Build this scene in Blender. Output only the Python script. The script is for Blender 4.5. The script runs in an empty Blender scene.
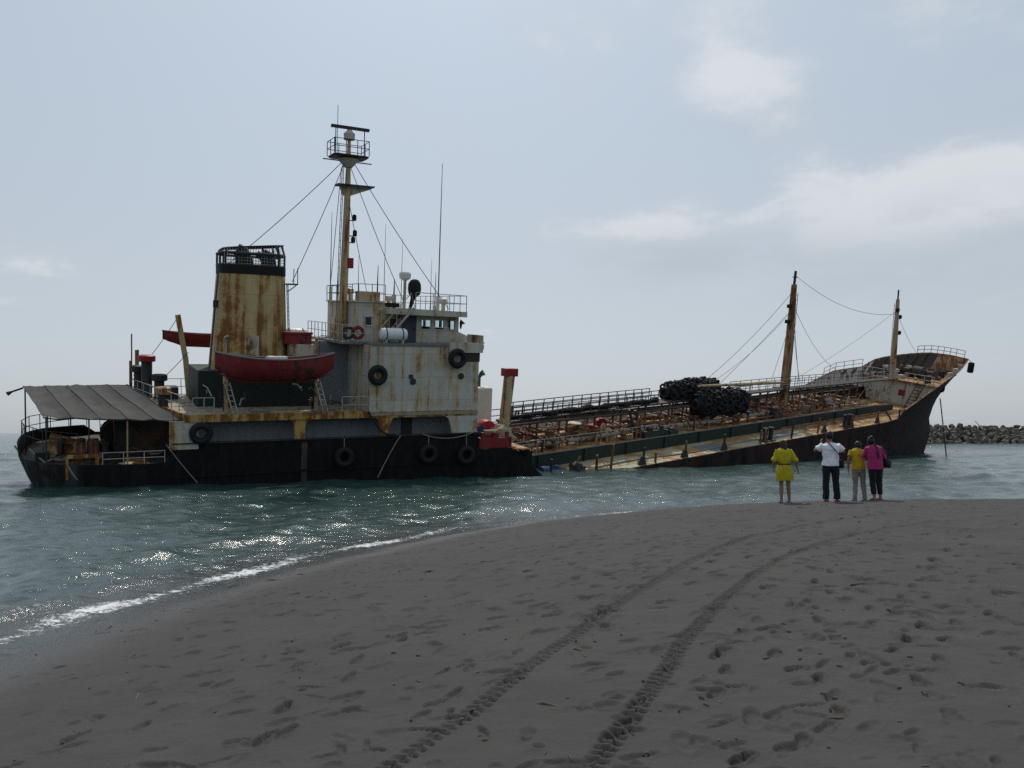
import bpy, bmesh, math, random
import numpy as np
from mathutils import Matrix, Vector, noise as mnoise

random.seed(7); np.random.seed(7)
R = math.radians
scn = bpy.context.scene
C = scn.collection

# ------------------------------------------------------------------ camera
CAM_H = 2.6
cam_d = bpy.data.cameras.new('camera'); cam = bpy.data.objects.new('camera', cam_d); C.objects.link(cam)
cam_d.lens = 28.0; cam_d.sensor_width = 36.0; cam_d.clip_start = 0.05; cam_d.clip_end = 30000
cam.location = (0, 0, CAM_H); cam.rotation_euler = (R(90 + 3.52), 0, 0)
scn.camera = cam

# ------------------------------------------------------------------ sky, sun, exposure
SUN_EL, SUN_AZ = R(54), R(-4)          # azimuth from +Y towards +X
world = bpy.data.worlds.new('World'); scn.world = world; world.use_nodes = True
wn = world.node_tree; wn.nodes.clear()
def N(t, typ, **kw):
    n = t.nodes.new(typ)
    for k, v in kw.items():
        if k == 'inp':
            for i, val in v.items(): n.inputs[i].default_value = val
        else: setattr(n, k, v)
    return n
def mth(t, op, a=None, b=None, clamp=False):
    n = t.nodes.new('ShaderNodeMath'); n.operation = op; n.use_clamp = clamp
    for i, x in enumerate((a, b)):
        if x is None: continue
        if isinstance(x, (int, float)): n.inputs[i].default_value = x
        else: t.links.new(x, n.inputs[i])
    return n.outputs[0]
def mixc(t, fac, a, b, blend='MIX'):
    n = t.nodes.new('ShaderNodeMix'); n.data_type = 'RGBA'; n.blend_type = blend
    for i, x in ((0, fac), (6, a), (7, b)):
        if isinstance(x, (int, float)): n.inputs[i].default_value = x
        elif isinstance(x, tuple): n.inputs[i].default_value = (*x, 1) if len(x) == 3 else x
        else: t.links.new(x, n.inputs[i])
    return n.outputs[2]
def ramp(t, x, lo, hi, smooth=True):
    n = t.nodes.new('ShaderNodeMapRange'); n.interpolation_type = 'SMOOTHSTEP' if smooth else 'LINEAR'
    n.inputs['From Min'].default_value = lo; n.inputs['From Max'].default_value = hi
    t.links.new(x, n.inputs['Value']); return n.outputs['Result']

sky = N(wn, 'ShaderNodeTexSky', sky_type='NISHITA', sun_disc=False, sun_elevation=SUN_EL, sun_rotation=SUN_AZ,
        altitude=0, air_density=1.0, dust_density=2.0, ozone_density=1.5)
SKY_S = 0.085
tc = N(wn, 'ShaderNodeTexCoord')
sep = N(wn, 'ShaderNodeSeparateXYZ'); wn.links.new(tc.outputs['Generated'], sep.inputs[0])
zc = mth(wn, 'MAXIMUM', sep.outputs[2], 0.0)
den = mth(wn, 'ADD', zc, 0.22)
cx_ = mth(wn, 'DIVIDE', sep.outputs[0], den); cy_ = mth(wn, 'DIVIDE', sep.outputs[1], den)
comb = N(wn, 'ShaderNodeCombineXYZ'); wn.links.new(cx_, comb.inputs[0]); wn.links.new(cy_, comb.inputs[1]); wn.links.new(mth(wn,'MULTIPLY',zc,1.5), comb.inputs[2])
n1 = N(wn, 'ShaderNodeTexNoise', inp={'Scale': 3.4, 'Detail': 10.0, 'Roughness': 0.60, 'Distortion': 0.15})
wn.links.new(comb.outputs[0], n1.inputs['Vector'])
n2 = N(wn, 'ShaderNodeTexNoise', inp={'Scale': 0.9, 'Detail': 3.0, 'Roughness': 0.5}); wn.links.new(comb.outputs[0], n2.inputs['Vector'])
# soft cumulus banks: (direction, tightness, gain)
def pixdir(px, py):
    p = math.atan(49/796); a, b, f = px-512, -(py-384), 796
    v = Vector((a, f*math.cos(p)-b*math.sin(p), f*math.sin(p)+b*math.cos(p))); return v.normalized()
banks = [((735, 88), .085, .05, .20), ((665, 225), .12, .024, .22), ((955, 185), .16, .05, .26), ((880, 235), .17, .05, .16),
         ((960, 35), .11, .06, .12), ((470, 165), .05, .04, .10), ((32, 262), .05, .022, .14), ((560, 245), .09, .035, .10), ((1020, 170), .08, .04, .2)]
shade_banks = [((690, 256), .13, .030, .55), ((905, 262), .20, .045, .60), ((985, 215), .10, .03, .45), ((745, 125), .08, .02, .30)]
acc = None; accs = None
for (c, sx, sz, g) in banks + shade_banks:
    d = pixdir(*c)
    az = math.atan2(d.x, d.y)
    # distance in azimuth and height, on the sphere of directions
    dx = mth(wn, 'SUBTRACT', mth(wn, 'ARCTAN2', sep.outputs[0], sep.outputs[1]), az)
    dz = mth(wn, 'SUBTRACT', sep.outputs[2], d.z)
    e = mth(wn, 'ADD', mth(wn, 'POWER', mth(wn, 'ABSOLUTE', mth(wn, 'DIVIDE', dx, sx)), 2.0), mth(wn, 'POWER', mth(wn, 'ABSOLUTE', mth(wn, 'DIVIDE', dz, sz)), 2.0))
    gss = mth(wn, 'MULTIPLY', mth(wn, 'EXPONENT', mth(wn, 'MULTIPLY', e, -1.0)), g)
    if (c, sx, sz, g) in shade_banks: accs = gss if accs is None else mth(wn, 'ADD', accs, gss)
    else: acc = gss if acc is None else mth(wn, 'ADD', acc, gss)
base = mth(wn, 'ADD', n1.outputs[0], mth(wn, 'MULTIPLY', acc, 1.45))
base = mth(wn, 'ADD', base, mth(wn, 'MULTIPLY', mth(wn, 'SUBTRACT', n2.outputs[0], 0.5), 0.25))
cl = ramp(wn, base, 0.50, 0.95)
veil = ramp(wn, n2.outputs[0], 0.3, 0.75)
skyc = mixc(wn, 1.0, sky.outputs[0], (SKY_S, SKY_S, SKY_S), 'MULTIPLY')
bw = N(wn, 'ShaderNodeRGBToBW'); wn.links.new(skyc, bw.inputs[0])
tint = N(wn, 'ShaderNodeCombineXYZ')
for k_, f_ in enumerate((0.90, 1.0, 1.10)): wn.links.new(mth(wn, 'MULTIPLY', bw.outputs[0], f_), tint.inputs[k_])
c1 = mixc(wn, 0.6, skyc, tint.outputs[0])
c1 = mixc(wn, 0.62, c1, mixc(wn, ramp(wn, zc, 0.0, 0.5), (0.57, 0.625, 0.67), (0.56, 0.665, 0.785)))
cloudc = mixc(wn, ramp(wn, base, 0.60, 0.88), (0.545, 0.60, 0.655), (0.76, 0.78, 0.80))
c2 = mixc(wn, mth(wn, 'MULTIPLY', cl, 0.70), c1, cloudc)
c2 = mixc(wn, mth(wn, 'MULTIPLY', accs, ramp(wn, n1.outputs[0], .30, .62)), c2, (0.46, 0.52, 0.585))
bg = N(wn, 'ShaderNodeBackground'); bg.inputs[1].default_value = 1.0
wo = N(wn, 'ShaderNodeOutputWorld'); wn.links.new(c2, bg.inputs[0]); wn.links.new(bg.outputs[0], wo.inputs[0])

sl = bpy.data.lights.new('sun', 'SUN'); sl.energy = 2.4; sl.angle = R(0.8); sl.color = (1.0, 0.93, 0.82)
sun = bpy.data.objects.new('sun', sl); C.objects.link(sun)
sd = Vector((math.sin(SUN_AZ)*math.cos(SUN_EL), math.cos(SUN_AZ)*math.cos(SUN_EL), math.sin(SUN_EL)))
sun.rotation_euler = (-sd).to_track_quat('-Z', 'Y').to_euler(); sun.location = (0, 0, 60)
vs = scn.view_settings
vs.view_transform = 'Standard'; vs.look = 'None'; vs.exposure = 0.0; vs.gamma = 1.0; vs.use_curve_mapping = False
scn.cycles.max_bounces = 6; scn.cycles.use_denoising = False
scn.cycles.sample_clamp_indirect = 4.0

# ------------------------------------------------------------------ materials
MATS = {}
def newmat(name):
    m = bpy.data.materials.new(name); m.use_nodes = True; t = m.node_tree
    b = t.nodes['Principled BSDF']; MATS[name] = m
    return m, t, b
def objco(t, scale=(1, 1, 1), rot=(0, 0, 0)):
    tcn = N(t, 'ShaderNodeTexCoord'); mp = N(t, 'ShaderNodeMapping')
    mp.inputs['Scale'].default_value = scale; mp.inputs['Rotation'].default_value = rot
    t.links.new(tcn.outputs['Object'], mp.inputs['Vector']); return mp.outputs[0]
def nz(t, vec, scale, detail=6, rough=0.6, dist=0.0):
    n = N(t, 'ShaderNodeTexNoise', inp={'Scale': scale, 'Detail': detail, 'Roughness': rough, 'Distortion': dist})
    t.links.new(vec, n.inputs['Vector']); return n.outputs[0]
def plates(t, cw, ch):
    tcn = N(t, 'ShaderNodeTexCoord'); sp = N(t, 'ShaderNodeSeparateXYZ'); t.links.new(tcn.outputs['Object'], sp.inputs[0]); cb = N(t, 'ShaderNodeCombineXYZ'); t.links.new(sp.outputs[0], cb.inputs[0]); t.links.new(sp.outputs[2], cb.inputs[1])
    br = N(t, 'ShaderNodeTexBrick', inp={'Scale': 1.0, 'Mortar Size': 0.018, 'Mortar Smooth': 0.6, 'Brick Width': cw, 'Row Height': ch, 'Color1': (0, 0, 0, 1), 'Color2': (1, 1, 1, 1), 'Mortar': (.5, .5, .5, 1)}); t.links.new(cb.outputs[0], br.inputs['Vector'])
    return br
def paint(name, base, rust=(0.16, 0.055, 0.018), amount=0.35, rough=0.6, streak=0.10, sscale=1.6, dirt=0.25, grime=(0.06, 0.05, 0.04), bump=0.15, halo=None, plate=None):
    """weathered paint: rust blotches, streaks running down (local z), grime"""
    m, t, b = newmat(name)
    s = nz(t, objco(t, (1, 1, streak)), sscale, 8, 0.62, 0.3)
    bl = nz(t, objco(t), 0.9, 9, 0.68, 0.4)
    f = mth(t, 'ADD', mth(t, 'MULTIPLY', s, 0.62), mth(t, 'MULTIPLY', bl, 0.42))
    th = 0.70 - 0.36*amount
    fr = ramp(t, f, th, th + 0.075)
    fh = ramp(t, f, th - 0.08, th + 0.05)
    halo = halo or tuple(0.5*c + 0.5*d for c, d in zip(base, (0.42, 0.26, 0.09)))
    g = nz(t, objco(t, (1, 1, 0.3)), 3.5, 6, 0.7)
    c = mixc(t, mth(t, 'MULTIPLY', ramp(t, g, 0.42, 0.75), dirt), base, grime)
    c = mixc(t, mth(t, 'MULTIPLY', fh, 0.7), c, halo)
    fine = nz(t, objco(t), 14, 4, 0.6)
    rc = mixc(t, fine, tuple(x*0.6 for x in rust), tuple(min(1, x*1.6) for x in rust))
    c = mixc(t, fr, c, rc)
    seam = None
    if plate:
        br = plates(t, *plate); sc_ = N(t, 'ShaderNodeSeparateColor'); t.links.new(br.outputs['Color'], sc_.inputs[0])
        c = mixc(t, mth(t, 'MULTIPLY', sc_.outputs[0], 0.16), c, tuple(x*0.55 for x in base)); c = mixc(t, mth(t, 'MULTIPLY', br.outputs['Fac'], 0.45), c, rust); seam = br.outputs['Fac']
    t.links.new(c, b.inputs['Base Color'])
    t.links.new(mth(t, 'ADD', mth(t, 'MULTIPLY', fr, 0.25), rough), b.inputs['Roughness'])
    b.inputs['Specular IOR Level'].default_value = 0.3 if max(base) > .03 else 0.12
    bp = N(t, 'ShaderNodeBump', inp={'Strength': bump, 'Distance': 0.05}); t.links.new(f if not seam else mth(t, 'ADD', mth(t, 'ADD', f, mth(t, 'MULTIPLY', seam, .5)), mth(t, 'MULTIPLY', nz(t, objco(t), .8, 2, .5), 1.6)), bp.inputs['Height']); t.links.new(bp.outputs[0], b.inputs['Normal'])
    return m
def plain(name, base, rough=0.6, var=0.3, scale=6.0, metal=0.0, bump=0.1):
    m, t, b = newmat(name)
    n = nz(t, objco(t), scale, 5, 0.6)
    c = mixc(t, n, tuple(x*(1-var) for x in base), tuple(min(1, x*(1+var)) for x in base))
    t.links.new(c, b.inputs['Base Color']); b.inputs['Roughness'].default_value = rough; b.inputs['Metallic'].default_value = metal
    b.inputs['Specular IOR Level'].default_value = 0.3
    if bump:
        bp = N(t, 'ShaderNodeBump', inp={'Strength': bump, 'Distance': 0.03}); t.links.new(n, bp.inputs['Height']); t.links.new(bp.outputs[0], b.inputs['Normal'])
    return m
paint('hull_black', (0.009, 0.009, 0.0105), rust=(0.022, 0.012, 0.009), amount=0.22, rough=0.75, halo=(0.020, 0.015, 0.013), streak=0.1, plate=(3.2, 1.1), bump=.35)
paint('hull_bow', (0.008, 0.008, 0.010), rust=(0.045, 0.026, 0.022), amount=0.55, rough=0.7, halo=(0.030, 0.024, 0.025), streak=0.12, sscale=0.7, plate=(4.0, 1.5), bump=.35)
paint('hull_grey', (0.045, 0.050, 0.056), rust=(0.010, 0.009, 0.009), amount=0.62, halo=(0.022, 0.022, 0.024), rough=0.55, streak=0.15)
paint('white_wall', (0.50, 0.49, 0.44), rust=(0.20, 0.085, 0.018), amount=0.40, halo=(0.40, 0.27, 0.06), streak=0.03, sscale=1.7, plate=(2.2, 1.3), bump=.3)
paint('grey_wall', (0.20, 0.225, 0.255), amount=0.05, dirt=0.3)
paint('cream_rust', (0.50, 0.41, 0.22), rust=(0.20, 0.085, 0.02), amount=0.55, halo=(0.42, 0.24, 0.05), streak=0.12)
paint('funnel_paint', (0.50, 0.40, 0.20), rust=(0.17, 0.07, 0.02), amount=0.50, halo=(0.34, 0.17, 0.035), streak=0.07, sscale=1.8, plate=(1.8, 1.9), bump=.25)
paint('yellow_rust', (0.42, 0.30, 0.10), rust=(0.15, 0.06, 0.018), amount=0.62, halo=(0.36, 0.20, 0.04), streak=0.25, sscale=2.2)
paint('cream_wall', (0.50, 0.48, 0.40), rust=(0.14, 0.06, 0.025), amount=0.42, halo=(0.36, 0.28, 0.16), streak=0.2)
paint('bulwark_inside', (0.50, 0.49, 0.46), rust=(0.13, 0.08, 0.05), amount=0.36, halo=(0.22, 0.15, 0.09), streak=0.5, sscale=2.5)
paint('burnt_and_shade', (0.03, 0.03, 0.032), rust=(0.10, 0.05, 0.03), amount=0.5, halo=(0.06, 0.045, 0.035), streak=0.6, sscale=2.0)  # charred dark steel; on the stern deck it stands in for awning shade
paint('deck_rust', (0.46, 0.34, 0.18), rust=(0.20, 0.085, 0.03), amount=0.62, halo=(0.42, 0.25, 0.10), streak=1.0, sscale=1.4, dirt=0.35)
paint('deck_tan', (0.30, 0.26, 0.20), rust=(0.14, 0.08, 0.04), amount=0.45, halo=(0.30, 0.22, 0.13), streak=1.0, sscale=1.2, dirt=0.5)
paint('deck_pale', (0.32, 0.33, 0.23), rust=(0.27, 0.15, 0.06), amount=0.58, halo=(0.44, 0.35, 0.19), streak=1.0, sscale=0.6, dirt=0.3)
paint('deck_grey', (0.14, 0.15, 0.15), rust=(0.14, 0.07, 0.03), amount=0.3, streak=1.0)
paint('trunk_green', (0.016, 0.034, 0.028), rust=(0.05, 0.03, 0.018), amount=0.22, halo=(0.025, 0.035, 0.028), streak=0.3)
paint('dark_casing', (0.022, 0.030, 0.028), amount=0.2, halo=(0.03, 0.03, 0.025))
paint('red_paint', (0.26, 0.016, 0.022), rust=(0.08, 0.015, 0.012), amount=0.25, halo=(0.2, 0.02, 0.02), streak=0.5, rough=0.5)
paint('red_boat', (0.20, 0.016, 0.020), rust=(0.06, 0.02, 0.016), amount=0.40, halo=(0.22, 0.045, 0.04), streak=0.25, rough=0.65, dirt=0.5)
paint('pipe_rust', (0.18, 0.085, 0.04), rust=(0.08, 0.032, 0.018), amount=0.5, halo=(0.2, 0.1, 0.04), streak=1.0)
paint('pipe_grey', (0.24, 0.25, 0.24), rust=(0.10, 0.045, 0.02), amount=0.5, halo=(0.25, 0.18, 0.10), streak=1.0)
paint('mast_cream', (0.46, 0.37, 0.22), rust=(0.17, 0.075, 0.025), amount=0.48, halo=(0.38, 0.24, 0.09), streak=0.08, sscale=3)
paint('mast_rust', (0.38, 0.25, 0.14), rust=(0.15, 0.06, 0.025), amount=0.6, halo=(0.3, 0.15, 0.06), streak=0.1, sscale=3)
paint('mast_white', (0.50, 0.48, 0.41), rust=(0.22, 0.12, 0.04), amount=0.35, halo=(0.42, 0.30, 0.12), streak=0.08, sscale=3)
plain('steel_dark', (0.035, 0.033, 0.032), 0.6)
plain('rail_white', (0.36, 0.35, 0.32), 0.6, 0.5, 3)
plain('rail_dark', (0.06, 0.05, 0.045), 0.7, 0.5, 3)
plain('rubber', (0.012, 0.012, 0.014), 0.75, 0.3, 20)
plain('rope_grey', (0.22, 0.21, 0.19), 0.9, 0.3, 30)
plain('batten_grey', (0.075, 0.072, 0.068), 0.9)
plain('cable', (0.05, 0.05, 0.05), 0.6)
plain('white_plastic', (0.66, 0.67, 0.66), 0.45, 0.12, 5)
plain('white_box', (0.66, 0.62, 0.55), 0.6, 0.15, 2)
plain('soot', (0.012, 0.012, 0.013), 0.8)
plain('blue_plastic', (0.02, 0.05, 0.16), 0.4)
plain('blue_cloth', (0.025, 0.045, 0.11), 0.9)
plain('green_paint', (0.012, 0.11, 0.07), 0.5)
plain('window_dark', (0.03, 0.05, 0.06), 0.15, bump=0)
plain('door_blue', (0.05, 0.06, 0.085), 0.5)
plain('wheel_rust', (0.12, 0.03, 0.022), 0.7)
plain('junk_tan', (0.30, 0.26, 0.17), 0.9, 0.5, 9)
plain('red_drum', (0.36, 0.012, 0.02), 0.5)
# awning cloth
m, t, b = newmat('awning_cloth')
n = nz(t, objco(t), 1.2, 7, 0.65); n_f = nz(t, objco(t, (30, 30, 30)), 3, 2)
c = mixc(t, ramp(t, n, 0.3, 0.75), (0.030, 0.029, 0.028), (0.070, 0.065, 0.060)); c = mixc(t, mth(t, 'MULTIPLY', n_f, 0.3), c, (0.06, 0.06, 0.06))
t.links.new(c, b.inputs['Base Color']); b.inputs['Roughness'].default_value = 0.9
# glass
m, t, b = newmat('glass'); b.inputs['Base Color'].default_value = (0.75, 0.85, 0.85, 1); b.inputs['Roughness'].default_value = 0.05
b.inputs['Transmission Weight'].default_value = 1.0; b.inputs['IOR'].default_value = 1.1
# cage wire
plain('cage', (0.03, 0.03, 0.032), 0.7)
# clothing
def cloth(name, base, var=0.25, rough=0.9):
    m, t, b = newmat(name)
    a = nz(t, objco(t, (1, 1, 0.5)), 9, 4, 0.6); f = nz(t, objco(t), 120, 2)
    c = mixc(t, a, tuple(x*(1-var) for x in base), tuple(min(1, x*(1+var*0.6)) for x in base))
    t.links.new(c, b.inputs['Base Color']); b.inputs['Roughness'].default_value = rough; b.inputs['Specular IOR Level'].default_value = 0.15
    b.inputs['Sheen Weight'].default_value = 0.2
    bp = N(t, 'ShaderNodeBump', inp={'Strength': 0.5, 'Distance': 0.02}); t.links.new(a, bp.inputs['Height']); t.links.new(bp.outputs[0], b.inputs['Normal'])
cloth('cloth_yellow', (0.40, 0.33, 0.012), .4); cloth('cloth_white', (0.74, 0.74, 0.80), 0.08); cloth('cloth_navy', (0.010, 0.012, 0.020))
cloth('cloth_khaki', (0.24, 0.22, 0.18)); cloth('cloth_pink', (0.34, 0.022, 0.12), .4); cloth('cloth_black', (0.012, 0.012, 0.015)); cloth('cloth_orange', (0.42, 0.28, 0.012), .4)
plain('skin', (0.22, 0.12, 0.08), 0.55, 0.1, 12, bump=0); plain('hair', (0.010, 0.008, 0.007), 0.45, 0.4, 60)
plain('leather_black', (0.012, 0.012, 0.013), 0.5); plain('shoe_red', (0.22, 0.03, 0.03), 0.6); plain('shoe_grey', (0.12, 0.12, 0.12), 0.7)
plain('blue_trim', (0.03, 0.05, 0.18), 0.8); plain('lip', (0.25, 0.08, 0.07), 0.5, bump=0); plain('eye', (0.02, 0.015, 0.012), 0.2, bump=0)

# ------------------------------------------------------------------ mesh builder
class MB:
    def __init__(s): s.v = []; s.f = []
    def add(s, vs, fs):
        o = len(s.v); s.v += [tuple(p) for p in vs]; s.f += [tuple(i+o for i in f) for f in fs]; return s
    def box(s, x0, x1, y0, y1, z0, z1):
        return s.add([(x0,y0,z0),(x1,y0,z0),(x1,y1,z0),(x0,y1,z0),(x0,y0,z1),(x1,y0,z1),(x1,y1,z1),(x0,y1,z1)],
                     [(0,3,2,1),(4,5,6,7),(0,1,5,4),(1,2,6,5),(2,3,7,6),(3,0,4,7)])
    def hexa(s, lo, hi):
        return s.add(list(lo)+list(hi), [(0,3,2,1),(4,5,6,7),(0,1,5,4),(1,2,6,5),(2,3,7,6),(3,0,4,7)])
    def tube(s, pts, r, n=6, caps=True):
        pts = [Vector(p) for p in pts]; k = len(pts); rs = r if isinstance(r, (list, tuple)) else [r]*k
        rings = []; ref = None
        for i, p in enumerate(pts):
            d = (pts[min(i+1, k-1)] - pts[max(i-1, 0)]).normalized()
            if ref is None: ref = Vector((0, 0, 1)) if abs(d.z) < 0.9 else Vector((1, 0, 0))
            a = d.cross(ref).normalized(); bb = a.cross(d).normalized(); ref = bb if abs(bb.dot(d)) < 0.9 else ref
            rings.append([p + (a*math.cos(2*math.pi*j/n) + bb*math.sin(2*math.pi*j/n))*rs[i] for j in range(n)])
        return s.loft(rings, caps)
    def loft(s, rings, caps=True, closed=True):
        n = len(rings[0]); vs = [p for r in rings for p in r]; fs = []
        for i in range(len(rings)-1):
            for j in range(n if closed else n-1):
                a = i*n+j; b2 = i*n+(j+1) % n; fs.append((a, b2, b2+n, a+n))
        if caps: fs.append(tuple(range(n))[::-1]); fs.append(tuple(range((len(rings)-1)*n, len(rings)*n)))
        return s.add(vs, fs)
    def bar(s, a, b2, w, h=None):
        """rectangular bar between two points"""
        h = h or w; a = Vector(a); b2 = Vector(b2); d = (b2-a).normalized()
        up = Vector((0, 0, 1)) if abs(d.z) < 0.95 else Vector((1, 0, 0))
        x = d.cross(up).normalized()*w/2; y = x.cross(d).normalized()*h/2
        return s.hexa([a-x-y, a+x-y, a+x+y, a-x+y], [b2-x-y, b2+x-y, b2+x+y, b2-x+y])
    def lathe(s, c, prof, n=12, axis='z'):
        rings = []
        for (r, z) in prof:
            ring = []
            for j in range(n):
                a = 2*math.pi*j/n; p = (r*math.cos(a), r*math.sin(a), z)
                if axis == 'x': p = (p[2], p[0], p[1])
                elif axis == 'y': p = (p[1], p[2], p[0])
                ring.append((c[0]+p[0], c[1]+p[1], c[2]+p[2]))
            rings.append(ring)
        return s.loft(rings, True)
    def torus(s, c, R_, r, axis='y', n=18, k=8, flat=1.0):
        vs = []; fs = []
        for i in range(n):
            a = 2*math.pi*i/n
            for j in range(k):
                q = 2*math.pi*j/k; rr = R_ + r*math.cos(q); z = r*flat*math.sin(q)
                p = (rr*math.cos(a), rr*math.sin(a), z)
                if axis == 'y': p = (p[0], p[2], p[1])
                elif axis == 'x': p = (p[2], p[0], p[1])
                vs.append((c[0]+p[0], c[1]+p[1], c[2]+p[2]))
        for i in range(n):
            for j in range(k):
                fs.append((i*k+j, ((i+1) % n)*k+j, ((i+1) % n)*k+(j+1) % k, i*k+(j+1) % k))
        return s.add(vs, fs)
    def extrude_poly(s, pts2, y0, y1, plane='xz'):
        """polygon in (x,z) extruded along y, or (y,z) along x, or (x,y) along z"""
        def P(a, b2, c):
            return {'xz': (a, c, b2), 'yz': (c, a, b2), 'xy': (a, b2, c)}[plane]
        n = len(pts2); vs = [P(a, b2, y0) for a, b2 in pts2] + [P(a, b2, y1) for a, b2 in pts2]
        fs = [tuple(range(n))[::-1], tuple(range(n, 2*n))] + [(i, (i+1) % n, (i+1) % n+n, i+n) for i in range(n)]
        return s.add(vs, fs)
    def mesh(s, name, off=(0, 0, 0), smooth=False):
        me = bpy.data.meshes.new(name)
        me.from_pydata([(p[0]-off[0], p[1]-off[1], p[2]-off[2]) for p in s.v], [], s.f)
        bm = bmesh.new(); bm.from_mesh(me); bmesh.ops.recalc_face_normals(bm, faces=bm.faces); bm.to_mesh(me); bm.free()
        if smooth:
            me.shade_smooth(); me.set_sharp_from_angle(angle=R(40))
        return me
    def build(s, name, mat, parent=None, off=(0, 0, 0), smooth=False, mw=None):
        me = s.mesh(name, off, smooth); o = bpy.data.objects.new(name, me); C.objects.link(o)
        mats = mat if isinstance(mat, (list, tuple)) else [mat]
        for mm in mats: me.materials.append(MATS[mm])
        if parent: o.parent = parent
        if mw is not None: o.matrix_world = mw
        return o
def tag(o, label=None, cat=None, group=None, kind=None):
    for k, v in (('label', label), ('category', cat), ('group', group), ('kind', kind)):
        if v: o[k] = v
    return o
def empty(name, mw):
    o = bpy.data.objects.new(name, None); C.objects.link(o); o.matrix_world = mw; o.empty_display_size = 0.3
    return o
def inst(src, name, parent, loc=(0, 0, 0), rot=(0, 0, 0), sc=(1, 1, 1)):
    """another object sharing the mesh of src"""
    o = bpy.data.objects.new(name, src if isinstance(src, bpy.types.Mesh) else src.data); C.objects.link(o)
    o.parent = parent; o.location = loc; o.rotation_euler = rot; o.scale = sc
    return o
def frame(o, h, p, e):
    h, p, e = R(h), R(p), R(e)
    f = Vector((math.cos(h)*math.cos(p), math.sin(h)*math.cos(p), math.sin(p))); l = Vector((-math.sin(h), math.cos(h), 0)); n = f.cross(l)
    y = l*math.cos(e) + n*math.sin(e); z = n*math.cos(e) - l*math.sin(e)
    M = Matrix((f, y, z)).transposed().to_4x4(); M.translation = Vector(o); return M
def T(*p): return Matrix.Translation(Vector(p))
# unit post: 1 m tall cylinder, radius 1
_pm = {}
def postmesh(mat, r):
    k = (mat, r)
    if k not in _pm:
        me = MB().tube([(0, 0, 0), (0, 0, 1)], r, 6).mesh('post'); me.materials.append(MATS[mat]); _pm[k] = me
    return _pm[k]
def railing(parent, pts, h=1.0, spacing=1.3, nrails=2, r=0.022, mat='rail_white', name='railing', lean=0.0):
    """rails as one part, every post a sub-part"""
    mb = MB(); pts = [Vector(p) for p in pts]
    for i in range(1, nrails+1):
        z = h*i/nrails; mb.tube([p + Vector((0, 0, z)) for p in pts], r, 5)
    o = mb.build(name, mat, parent)
    pm = postmesh(mat, r*1.1)
    for a, b2 in zip(pts[:-1], pts[1:]):
        n = max(1, round((b2-a).length/spacing))
        for i in range(n):
            p = a.lerp(b2, i/n); inst(pm, 'post', o, p, (random.uniform(-.03, .03), random.uniform(-.03, .03), 0), (1, 1, h*random.uniform(.97, 1.0)))
    inst(pm, 'post', o, pts[-1], (0, 0, 0), (1, 1, h))
    return o
def ladder(parent, a, b2, width, wdir, n, mat='rail_white', r=0.025, name='ladder'):
    a = Vector(a); b2 = Vector(b2); w = Vector(wdir).normalized()*width/2
    mb = MB(); mb.tube([a-w, b2-w], r, 5); mb.tube([a+w, b2+w], r, 5)
    o = mb.build(name, mat, parent)
    pm = postmesh(mat, r*0.8)
    q = Vector((0, 0, 1)).rotation_difference(w.normalized()).to_euler()
    for i in range(n):
        p = a.lerp(b2, (i+0.5)/n); inst(pm, 'rung', o, p-w, q, (1, 1, width))
    return o
def wall_u(mb, u0, u1, w0, w1, v, th, holes):
    """wall in the u-w plane at v..v+th with rectangular holes"""
    us = sorted({u0, u1, *[h[0] for h in holes], *[h[1] for h in holes]}); ws = sorted({w0, w1, *[h[2] for h in holes], *[h[3] for h in holes]})
    for a, b2 in zip(us[:-1], us[1:]):
        for c, d in zip(ws[:-1], ws[1:]):
            mu, mw = (a+b2)/2, (c+d)/2
            if any(h[0] < mu < h[1] and h[2] < mw < h[3] for h in holes): continue
            mb.box(a, b2, v, v+th, c, d)
    return mb
def catenary(a, b2, sag, n=14):
    a = Vector(a); b2 = Vector(b2)
    return [a.lerp(b2, i/n) - Vector((0, 0, sag*4*(i/n)*(1-i/n))) for i in range(n+1)]

# ------------------------------------------------------------------ ground and sea
SHORE = np.array([(-60, -80), (-22, -30), (-11, -10), (-7.4, 0), (-6.3, 5), (-5.95, 9.4), (-5.75, 11.4), (-5.15, 13.4), (-4.2, 16.3), (-2.0, 20.5),
                  (-0.3, 22.7), (2.5, 25.3), (6, 27.2), (12, 28.2), (25, 28.4), (60, 30), (200, 40), (600, 60)], float)
def resample(P, step):
    out = []
    for a, b2 in zip(P[:-1], P[1:]):
        n = max(1, int(np.hypot(*(b2-a))/step)); out += [a + (b2-a)*i/n for i in range(n)]
    return np.array(out + [P[-1]])
def smoothline(P, it=3):
    for _ in range(it):
        Q = [P[0]]
        for a, b2 in zip(P[:-1], P[1:]): Q += [a*.75+b2*.25, a*.25+b2*.75]
        P = np.array(Q + [P[-1]])
    return P
SH = smoothline(SHORE, 3)
def linedist(X, Y, P):
    """distance, arclength and signed side (+ right of direction) of points to polyline"""
    best = np.full(X.shape, 1e18); S_ = np.zeros_like(X); side = np.zeros_like(X); s0 = 0
    for a, b2 in zip(P[:-1], P[1:]):
        d = b2-a; L = np.hypot(*d); 
        if L < 1e-9: continue
        d = d/L; px = X-a[0]; py = Y-a[1]; tt = np.clip(px*d[0]+py*d[1], 0, L)
        qx = px-tt*d[0]; qy = py-tt*d[1]; dd = qx*qx+qy*qy; m_ = dd < best
        best[m_] = dd[m_]; S_[m_] = s0+tt[m_]; side[m_] = (px*d[1]-py*d[0])[m_]; s0 += L
    return np.sqrt(best), S_, np.sign(side)
def shoredist(X, Y):
    d, s, sg = linedist(X, Y, SH); return d*sg, s      # + on land
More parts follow.
